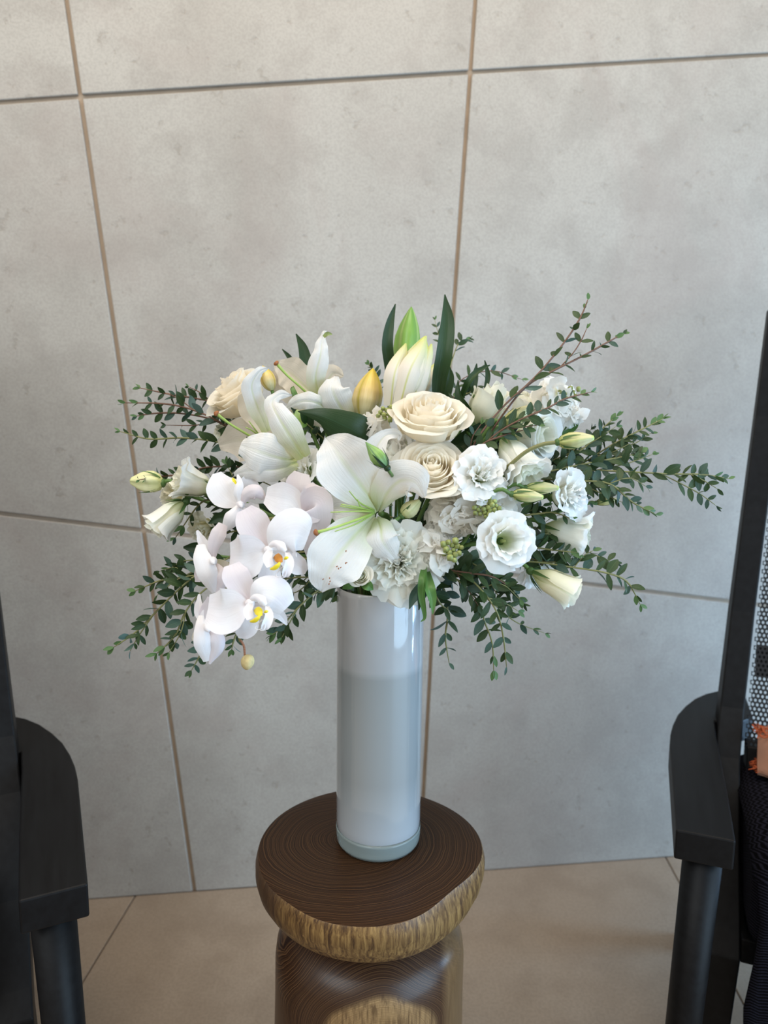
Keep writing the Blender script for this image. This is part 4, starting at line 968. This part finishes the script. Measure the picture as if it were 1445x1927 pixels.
# --- eucalyptus
def leafmesh(mat, w_, seed):
    mb = MB(); pts = [Vector((0, 0, 0)), Vector((0, .12, 0)), Vector((0, .5, .03)), Vector((0, .85, .01)), Vector((0, 1, -.03))]
    ribbon3(mb, pts, [.02*w_, .55*w_*.5, w_*.5, .34*w_*.75, .015*w_], cup=.14, nu=4, nv=8, face=Vector((0, 0, 1)))
    o = mb.build('leaf', W[mat]); me = o.data; bpy.data.objects.remove(o); return me
LM = {m: [leafmesh(m, w_, i) for i, w_ in enumerate((.44, .36, .56, .48))] for m in ('euc', 'euc_blue', 'euc_tip', 'leaf')}
def leaf_at(root, off, p, L, N, ln, mat):
    N = (N-L*N.dot(L)).normalized(); S = L.cross(N)
    M = Matrix(((S.x, L.x, N.x, p.x-off.x), (S.y, L.y, N.y, p.y-off.y), (S.z, L.z, N.z, p.z-off.z), (0, 0, 0, 1)))
    o = link('leaf', LM[mat][R.randrange(4)], root); o.matrix_local = M @ Matrix.Scale(ln, 4)
def leaves_along(root, off, pts, t0, space, ln, dark, tipleaf=True, blue=.3, plane=.6):
    L_ = sum((pts[i+1]-pts[i]).length for i in range(len(pts)-1)); n = max(2, int(L_*(1-t0)/space))
    for i in range(n+1):
        t = t0+(1-t0)*i/n; c = cr(pts, min(t, 1)); T = (cr(pts, min(t+.02, 1))-cr(pts, max(t-.02, 0))).normalized()
        V = (CAMPOS-c).normalized(); S0 = T.cross(V).normalized(); V2 = S0.cross(T).normalized()
        a = (0 if i % 2 else PI/2*(1-plane))+R.uniform(-.45, .45)
        k = 1-.50*t**2.5
        young = t > .86
        for s in (1, -1):
            if R.random() < .06: continue
            D = (S0*math.cos(a)+V2*math.sin(a))*s
            sp = R.uniform(.6, 1.15) if not young else R.uniform(.25, .6)
            L = (T*math.cos(sp)+D*math.sin(sp)).normalized()
            N = (V*R.uniform(.3, 1.0)+T*R.uniform(-.2, .7)+Vector((R.uniform(-.6, .6), R.uniform(-.6, .6), R.uniform(-.2, .8))))
            m = 'euc_tip' if young and R.random() < .7 else ('euc_blue' if R.random() < blue else dark)
            leaf_at(root, off, c, L, N, ln*k*R.uniform(.75, 1.12), m)
def euc(label, pts, d=None, ln=26, space=17, t0=.25, rad=.0011, mat='stem_olive', branches=(), group=None, blue=.2, dark='euc', own=True, plane=.6):
    if label[:10] != 'short dark': ln *= 1.32; space *= 1.0; rad *= .78
    """pts: pixel centre line (x, y, depth) from the bouquet outwards; ln, space in pixels"""
    W_ = [P(*q) for q in pts]; off = W_[0]
    root = thing('eucalyptus_sprig', label, 'foliage', off, group)
    s = pts[-1][2]/FPX; mb = MB()
    mb.tube(W_, [rad*1.2]*(len(W_)-1)+[rad*.5], 6, 24)
    if own:
        sp = stem_path(W_[0], (W_[0]-W_[1]).normalized()); mb.tube(sp, [rad*1.2]*6, 6, 18)
    for b in branches:
        B_ = [P(*q) for q in b]; mb.tube(B_, [rad*.8]*(len(B_)-1)+[rad*.4], 5, 14)
        leaves_along(root, off, B_, .25, space*s, ln*.85*s, dark, blue=blue, plane=plane)
    mb.build('stem', W[mat], root)
    leaves_along(root, off, W_, t0, space*s, ln*s, dark, blue=blue, plane=plane)
    return root
euc('long red-stemmed eucalyptus sprig reaching highest at the upper right', [(880, 860, .74), (905, 815, .73), (950, 762, .73), (992, 724, .73), (1025, 690, .735), (1065, 640, .74), (1092, 598, .745), (1106, 564, .75)], ln=27, space=27, t0=.18, mat='stem_red', plane=.3)
euc('red-stemmed eucalyptus sprig forking off below the highest one, ending in small buds', [(900, 850, .75), (950, 775, .735), (992, 726, .732), (1035, 701, .73), (1100, 668, .735), (1140, 646, .74), (1172, 628, .745)], ln=24, space=26, t0=.5, mat='stem_red', branches=[[(1055, 690, .732), (1078, 665, .735), (1094, 640, .737), (1104, 618, .74)]], plane=.3)
euc('eucalyptus sprig lying over the upper right stock flowers', [(895, 850, .735), (940, 812, .725), (985, 787, .72), (1030, 768, .72), (1065, 750, .725), (1112, 738, .73)], ln=25, space=19, t0=.2, mat='stem_red', branches=[[(940, 812, .725), (975, 805, .72), (1012, 800, .72)]], blue=.45)
euc('short eucalyptus sprig between the central rose and the ruffled lisianthus', [(880, 870, .75), (905, 838, .73), (940, 822, .725), (990, 808, .725)], ln=26, space=18, t0=.15, mat='stem_red', branches=[[(885, 860, .74), (888, 825, .73), (905, 798, .73)]], blue=.6)
euc('eucalyptus sprig rising beside the long-stemmed bud to the upper right', [(1000, 900, .79), (1060, 868, .78), (1105, 838, .775), (1130, 810, .775), (1160, 783, .775)], ln=25, space=16, t0=.15, branches=[[(1105, 838, .775), (1130, 822, .77), (1160, 802, .77)], [(1060, 868, .78), (1090, 835, .78), (1112, 808, .78)]])
euc('eucalyptus sprig pointing up and right toward the wall, above the longest one', [(990, 910, .80), (1080, 880, .79), (1150, 838, .79), (1200, 812, .79), (1248, 788, .79)], ln=25, space=17, t0=.15, branches=[[(1150, 838, .79), (1190, 836, .79), (1225, 815, .79)], [(1110, 862, .79), (1150, 852, .785), (1190, 832, .785)]])
euc('longest eucalyptus sprig stretching far right toward the black chair', [(1000, 895, .78), (1090, 885, .775), (1180, 888, .77), (1260, 892, .77), (1320, 893, .775), (1371, 901, .78)], ln=27, space=20, t0=.08, branches=[[(1245, 892, .77), (1285, 912, .772), (1318, 930, .775), (1348, 952, .778)], [(1300, 893, .772), (1325, 905, .775), (1350, 920, .778)], [(1120, 885, .775), (1180, 872, .775), (1228, 855, .778)]])
euc('eucalyptus sprig drooping to the right under the longest one', [(990, 900, .77), (1080, 905, .76), (1145, 910, .755), (1190, 945, .76), (1234, 968, .765)], ln=27, space=17, t0=.1, branches=[[(1080, 905, .76), (1135, 930, .765), (1170, 945, .77)], [(1145, 910, .755), (1185, 900, .755), (1215, 915, .76)]])
euc('leafy eucalyptus sprig behind the right-hand buds', [(960, 890, .79), (1030, 870, .785), (1080, 850, .785), (1125, 832, .79)], ln=28, space=14, t0=.05, branches=[[(1000, 880, .79), (1050, 892, .79), (1110, 900, .79)]])
euc('dense dark eucalyptus sprig running right from the heart of the bouquet', [(960, 905, .76), (1030, 888, .765), (1090, 875, .77), (1160, 862, .775), (1205, 852, .78)], ln=29, space=13, t0=.05, branches=[[(1060, 882, .77), (1110, 912, .775), (1165, 925, .78)], [(1030, 888, .765), (1070, 915, .77), (1110, 945, .775)]])
euc('eucalyptus sprig between the right-hand lisianthus and their stems', [(930, 975, .76), (985, 970, .75), (1040, 965, .745), (1072, 975, .74)], ln=26, space=20, t0=.3)
euc('eucalyptus sprig below the side-view lisianthus at the right', [(930, 1040, .77), (990, 1030, .76), (1040, 1035, .75), (1085, 1040, .745)], ln=28, space=13, t0=.05, branches=[[(990, 1030, .76), (1025, 1005, .76), (1060, 1015, .76)]])
euc('eucalyptus sprig arching right above the hanging cream cup and curving down', [(940, 1055, .76), (1010, 1058, .75), (1080, 1068, .745), (1140, 1078, .745), (1180, 1095, .75), (1205, 1138, .76)], ln=28, space=21, t0=.3, branches=[[(1110, 1040, .755), (1138, 1052, .755), (1160, 1060, .76)], [(1080, 1068, .745), (1100, 1045, .75), (1116, 1036, .755)]])
euc('eucalyptus sprig hanging below the deep-throated lisianthus, pale yellow stem', [(850, 1075, .745), (885, 1090, .735), (918, 1125, .73), (938, 1160, .73), (948, 1205, .735), (953, 1255, .74)], ln=30, space=24, t0=.1, branches=[[(918, 1125, .73), (950, 1135, .735), (975, 1150, .74)], [(905, 1105, .735), (945, 1100, .735), (978, 1128, .74)]])
euc('eucalyptus sprig hanging just left of the pale-stemmed one', [(845, 1080, .745), (870, 1100, .74), (902, 1135, .75), (912, 1170, .752), (926, 1210, .755), (929, 1262, .76)], ln=28, space=22, t0=.15)
euc('eucalyptus sprig hanging straight down right of the vase', [(820, 1085, .76), (838, 1115, .765), (842, 1160, .77), (838, 1200, .775), (845, 1248, .78)], ln=30, space=24, t0=.1, blue=.5)
euc('thin eucalyptus sprig dipping furthest right below the flowers', [(860, 1090, .78), (920, 1130, .79), (970, 1170, .80), (1026, 1192, .81)], ln=22, space=26, t0=.45, rad=.0008)
euc('eucalyptus sprig under the stock spike, lower right', [(830, 1070, .74), (880, 1078, .735), (925, 1085, .735), (960, 1105, .74)], ln=30, space=14, t0=.05, mat='stem_red', branches=[[(860, 1080, .74), (880, 1110, .74), (900, 1140, .745)]])
euc('blurred eucalyptus sprig behind the tallest leaf', [(832, 745, .90), (850, 680, .92), (864, 645, .93), (884, 638, .94)], ln=18, space=16, t0=.35, rad=.0008, branches=[[(845, 690, .92), (828, 640, .93), (818, 602, .94)]])
euc('blurred eucalyptus sprig behind the greenish right rose', [(850, 760, .90), (868, 715, .91), (925, 698, .92), (982, 714, .93)], ln=20, space=19, t0=.2, rad=.0008, mat='stem_red')
euc('short dark eucalyptus tip behind the closed yellow lily bud', [(705, 780, .88), (712, 735, .89), (706, 705, .90), (694, 686, .90)], ln=22, space=14, t0=.3, blue=.6)
euc('leafy dark eucalyptus sprig directly under the deep-throated lisianthus', [(870, 1050, .75), (915, 1075, .745), (955, 1100, .745), (985, 1135, .75)], ln=28, space=13, t0=.05, branches=[[(915, 1075, .745), (930, 1110, .745), (960, 1150, .75)]])
euc('dark eucalyptus sprig reaching right between the cream cup and the side-view flower', [(930, 1030, .775), (985, 1048, .77), (1035, 1058, .765), (1075, 1052, .765)], ln=28, space=13, t0=.1)
euc('eucalyptus sprig hanging left of the straight one, close beside the vase', [(790, 1085, .75), (812, 1105, .75), (828, 1135, .755), (846, 1150, .76)], ln=28, space=15, t0=.1)
# left side
euc('red-stemmed eucalyptus sprig reaching upper left, tip at the wall joint', [(470, 830, .82), (425, 800, .81), (365, 772, .81), (310, 760, .81), (236, 758, .81)], ln=22, space=19, t0=.1, mat='stem_red', branches=[[(365, 772, .81), (325, 745, .81), (262, 730, .81)]], blue=.15)
euc('fine eucalyptus sprig along the upper left, just above its neighbour', [(470, 790, .84), (420, 762, .83), (370, 750, .83), (320, 742, .83), (264, 730, .83)], ln=20, space=20, t0=.1, mat='stem_red', branches=[[(400, 757, .83), (375, 738, .83), (355, 728, .83)]], blue=.15)
euc('eucalyptus sprig at the left with dark tips, third from the top', [(455, 820, .82), (400, 790, .82), (340, 778, .82), (290, 778, .82), (258, 783, .82)], ln=21, space=22, t0=.1, mat='stem_red', branches=[[(400, 790, .82), (370, 800, .82), (312, 800, .82)]], blue=.15)
euc('pale-stemmed eucalyptus sprig at the left, running level over the wall joint', [(450, 842, .80), (400, 830, .80), (340, 824, .80), (280, 826, .80), (226, 812, .80)], ln=23, space=17, t0=.05, blue=.2)
euc('eucalyptus sprig above the far left ruffled flower', [(470, 880, .83), (425, 878, .82), (385, 880, .82), (345, 892, .81), (300, 897, .79), (262, 903, .745)], ln=22, space=18, t0=.05, mat='stem_red', blue=.2)
euc('dark eucalyptus sprig between the far left flowers and the orchids', [(470, 960, .80), (420, 950, .79), (380, 945, .79), (330, 1012, .79)], ln=26, space=16, t0=.1)
euc('eucalyptus sprig at the left pointing down left past the orchids', [(440, 1060, .76), (395, 1060, .76), (345, 1085, .755), (300, 1093, .75), (255, 1112, .75)], ln=27, space=18, t0=.1, branches=[[(395, 1060, .76), (350, 1055, .76), (318, 1070, .76)], [(345, 1085, .755), (330, 1068, .755), (300, 1075, .755)]], blue=.2)
euc('long eucalyptus sprig sweeping to the lowest left tip', [(430, 1050, .75), (370, 1082, .745), (330, 1115, .74), (290, 1155, .735), (255, 1190, .735), (214, 1218, .735)], ln=28, space=20, t0=.1, branches=[[(290, 1155, .735), (262, 1195, .735), (245, 1225, .737)], [(370, 1082, .745), (335, 1090, .745), (296, 1120, .745)]], blue=.25)
euc('eucalyptus sprig hanging down left beside the orchids', [(440, 1080, .74), (385, 1110, .735), (350, 1150, .73), (330, 1195, .73), (295, 1230, .73)], ln=30, space=20, t0=.1, branches=[[(350, 1150, .73), (340, 1190, .73), (318, 1228, .73)]], blue=.25)
euc('blurred eucalyptus tip below the lowest left orchid', [(420, 1130, .84), (395, 1190, .85), (375, 1235, .86), (360, 1262, .86)], ln=26, space=22, t0=.4, blue=.5)
euc('eucalyptus sprig running down left under the front orchids', [(645, 1085, .75), (600, 1110, .72), (560, 1145, .71), (530, 1180, .71), (512, 1195, .71)], ln=29, space=22, t0=.1, blue=.4, branches=[[(560, 1145, .71), (545, 1172, .71), (530, 1200, .71)]])
euc('eucalyptus sprig in the shadow between the orchids and the vase rim', [(640, 1075, .76), (590, 1085, .75), (545, 1088, .74), (505, 1100, .735)], ln=30, space=13, t0=.02, blue=.2, branches=[[(590, 1085, .75), (565, 1110, .745), (540, 1120, .74)]])
euc('eucalyptus leaves spilling over the left of the vase rim', [(670, 1080, .74), (640, 1098, .725), (610, 1112, .72), (585, 1118, .72)], ln=26, space=13, t0=.02, blue=.3)
euc('short eucalyptus sprig hanging under the middle orchid', [(470, 1150, .71), (452, 1180, .70), (440, 1205, .695), (436, 1222, .695)], ln=24, space=13, t0=.3, blue=.3)
# foliage packed in the heart of the bouquet: one branching sprig per gap between the flowers
rr = random.Random(5)
core = [
 ('dark leafy sprig in the gap between the two left-hand lilies', [(540, 850), (600, 830), (540, 800), (580, 800)]),
 ('dark leafy sprig behind the broad leaf above the front lily', [(640, 820), (700, 800), (660, 850), (640, 870)]),
 ('dark leafy sprig behind the upper orchids, under the side-view lily', [(560, 920), (520, 960), (480, 900), (480, 860)]),
 ('dark leafy sprig between the front lily and the two face-on orchids', [(620, 1000), (600, 1060), (560, 1040), (500, 1090)]),
 ('dark leafy sprig lying along the left half of the vase rim', [(650, 1090), (690, 1100), (620, 1075)]),
 ('dark leafy sprig lying along the right half of the vase rim', [(740, 1105), (780, 1095), (800, 1060), (830, 1080)]),
 ('dark leafy sprig in the dark hollow right of the front lily', [(800, 990), (790, 960), (770, 1000), (700, 960)]),
 ('dark leafy sprig behind the spiral-faced cream rose', [(830, 930), (880, 850), (760, 880), (850, 770)]),
 ('dark leafy sprig under the greenish rose at the upper right', [(900, 830), (930, 850), (880, 740), (945, 820)]),
 ('dark leafy sprig behind the paired olive-yellow buds', [(950, 980), (980, 1010), (1000, 960), (1010, 930)]),
 ('dark leafy sprig around the stems right of the deep-throated lisianthus', [(1000, 1040), (1030, 1060), (980, 1050), (1030, 1000)]),
 ('dark leafy sprig under the two stock spikes', [(870, 1060), (920, 1070), (860, 1000), (900, 1085)]),
 ('dark leafy sprig in the gap between the far left flowers and the orchids', [(440, 1000), (430, 960), (410, 930), (440, 900)])]
for k, (lab, sp_) in enumerate(core):
    cx, cy = sum(q[0] for q in sp_)/len(sp_), sum(q[1] for q in sp_)/len(sp_)
    hx, hy = lerp(cx, 740, .35), lerp(cy, 985, .35)
    br = []
    for (x, y) in sp_[1:]:
        d0 = .80+rr.uniform(-.02, .03); a = math.atan2(y-960, x-740)+rr.uniform(-.9, .9); L = rr.uniform(50, 80)
        br.append([(x-math.cos(a)*L*.6, y-math.sin(a)*L*.6, d0+.01), (x, y, d0-.005), (x+math.cos(a)*L*.4, y+math.sin(a)*L*.4, d0)])
    x, y = sp_[0]; a = math.atan2(y-960, x-740)+rr.uniform(-.4, .4)
    euc(lab, [(hx, hy, .81), (x, y, .795), (x+math.cos(a)*34, y+math.sin(a)*34, .80)], ln=31, space=12, t0=0, blue=.1, dark='leaf', plane=.2, branches=br)
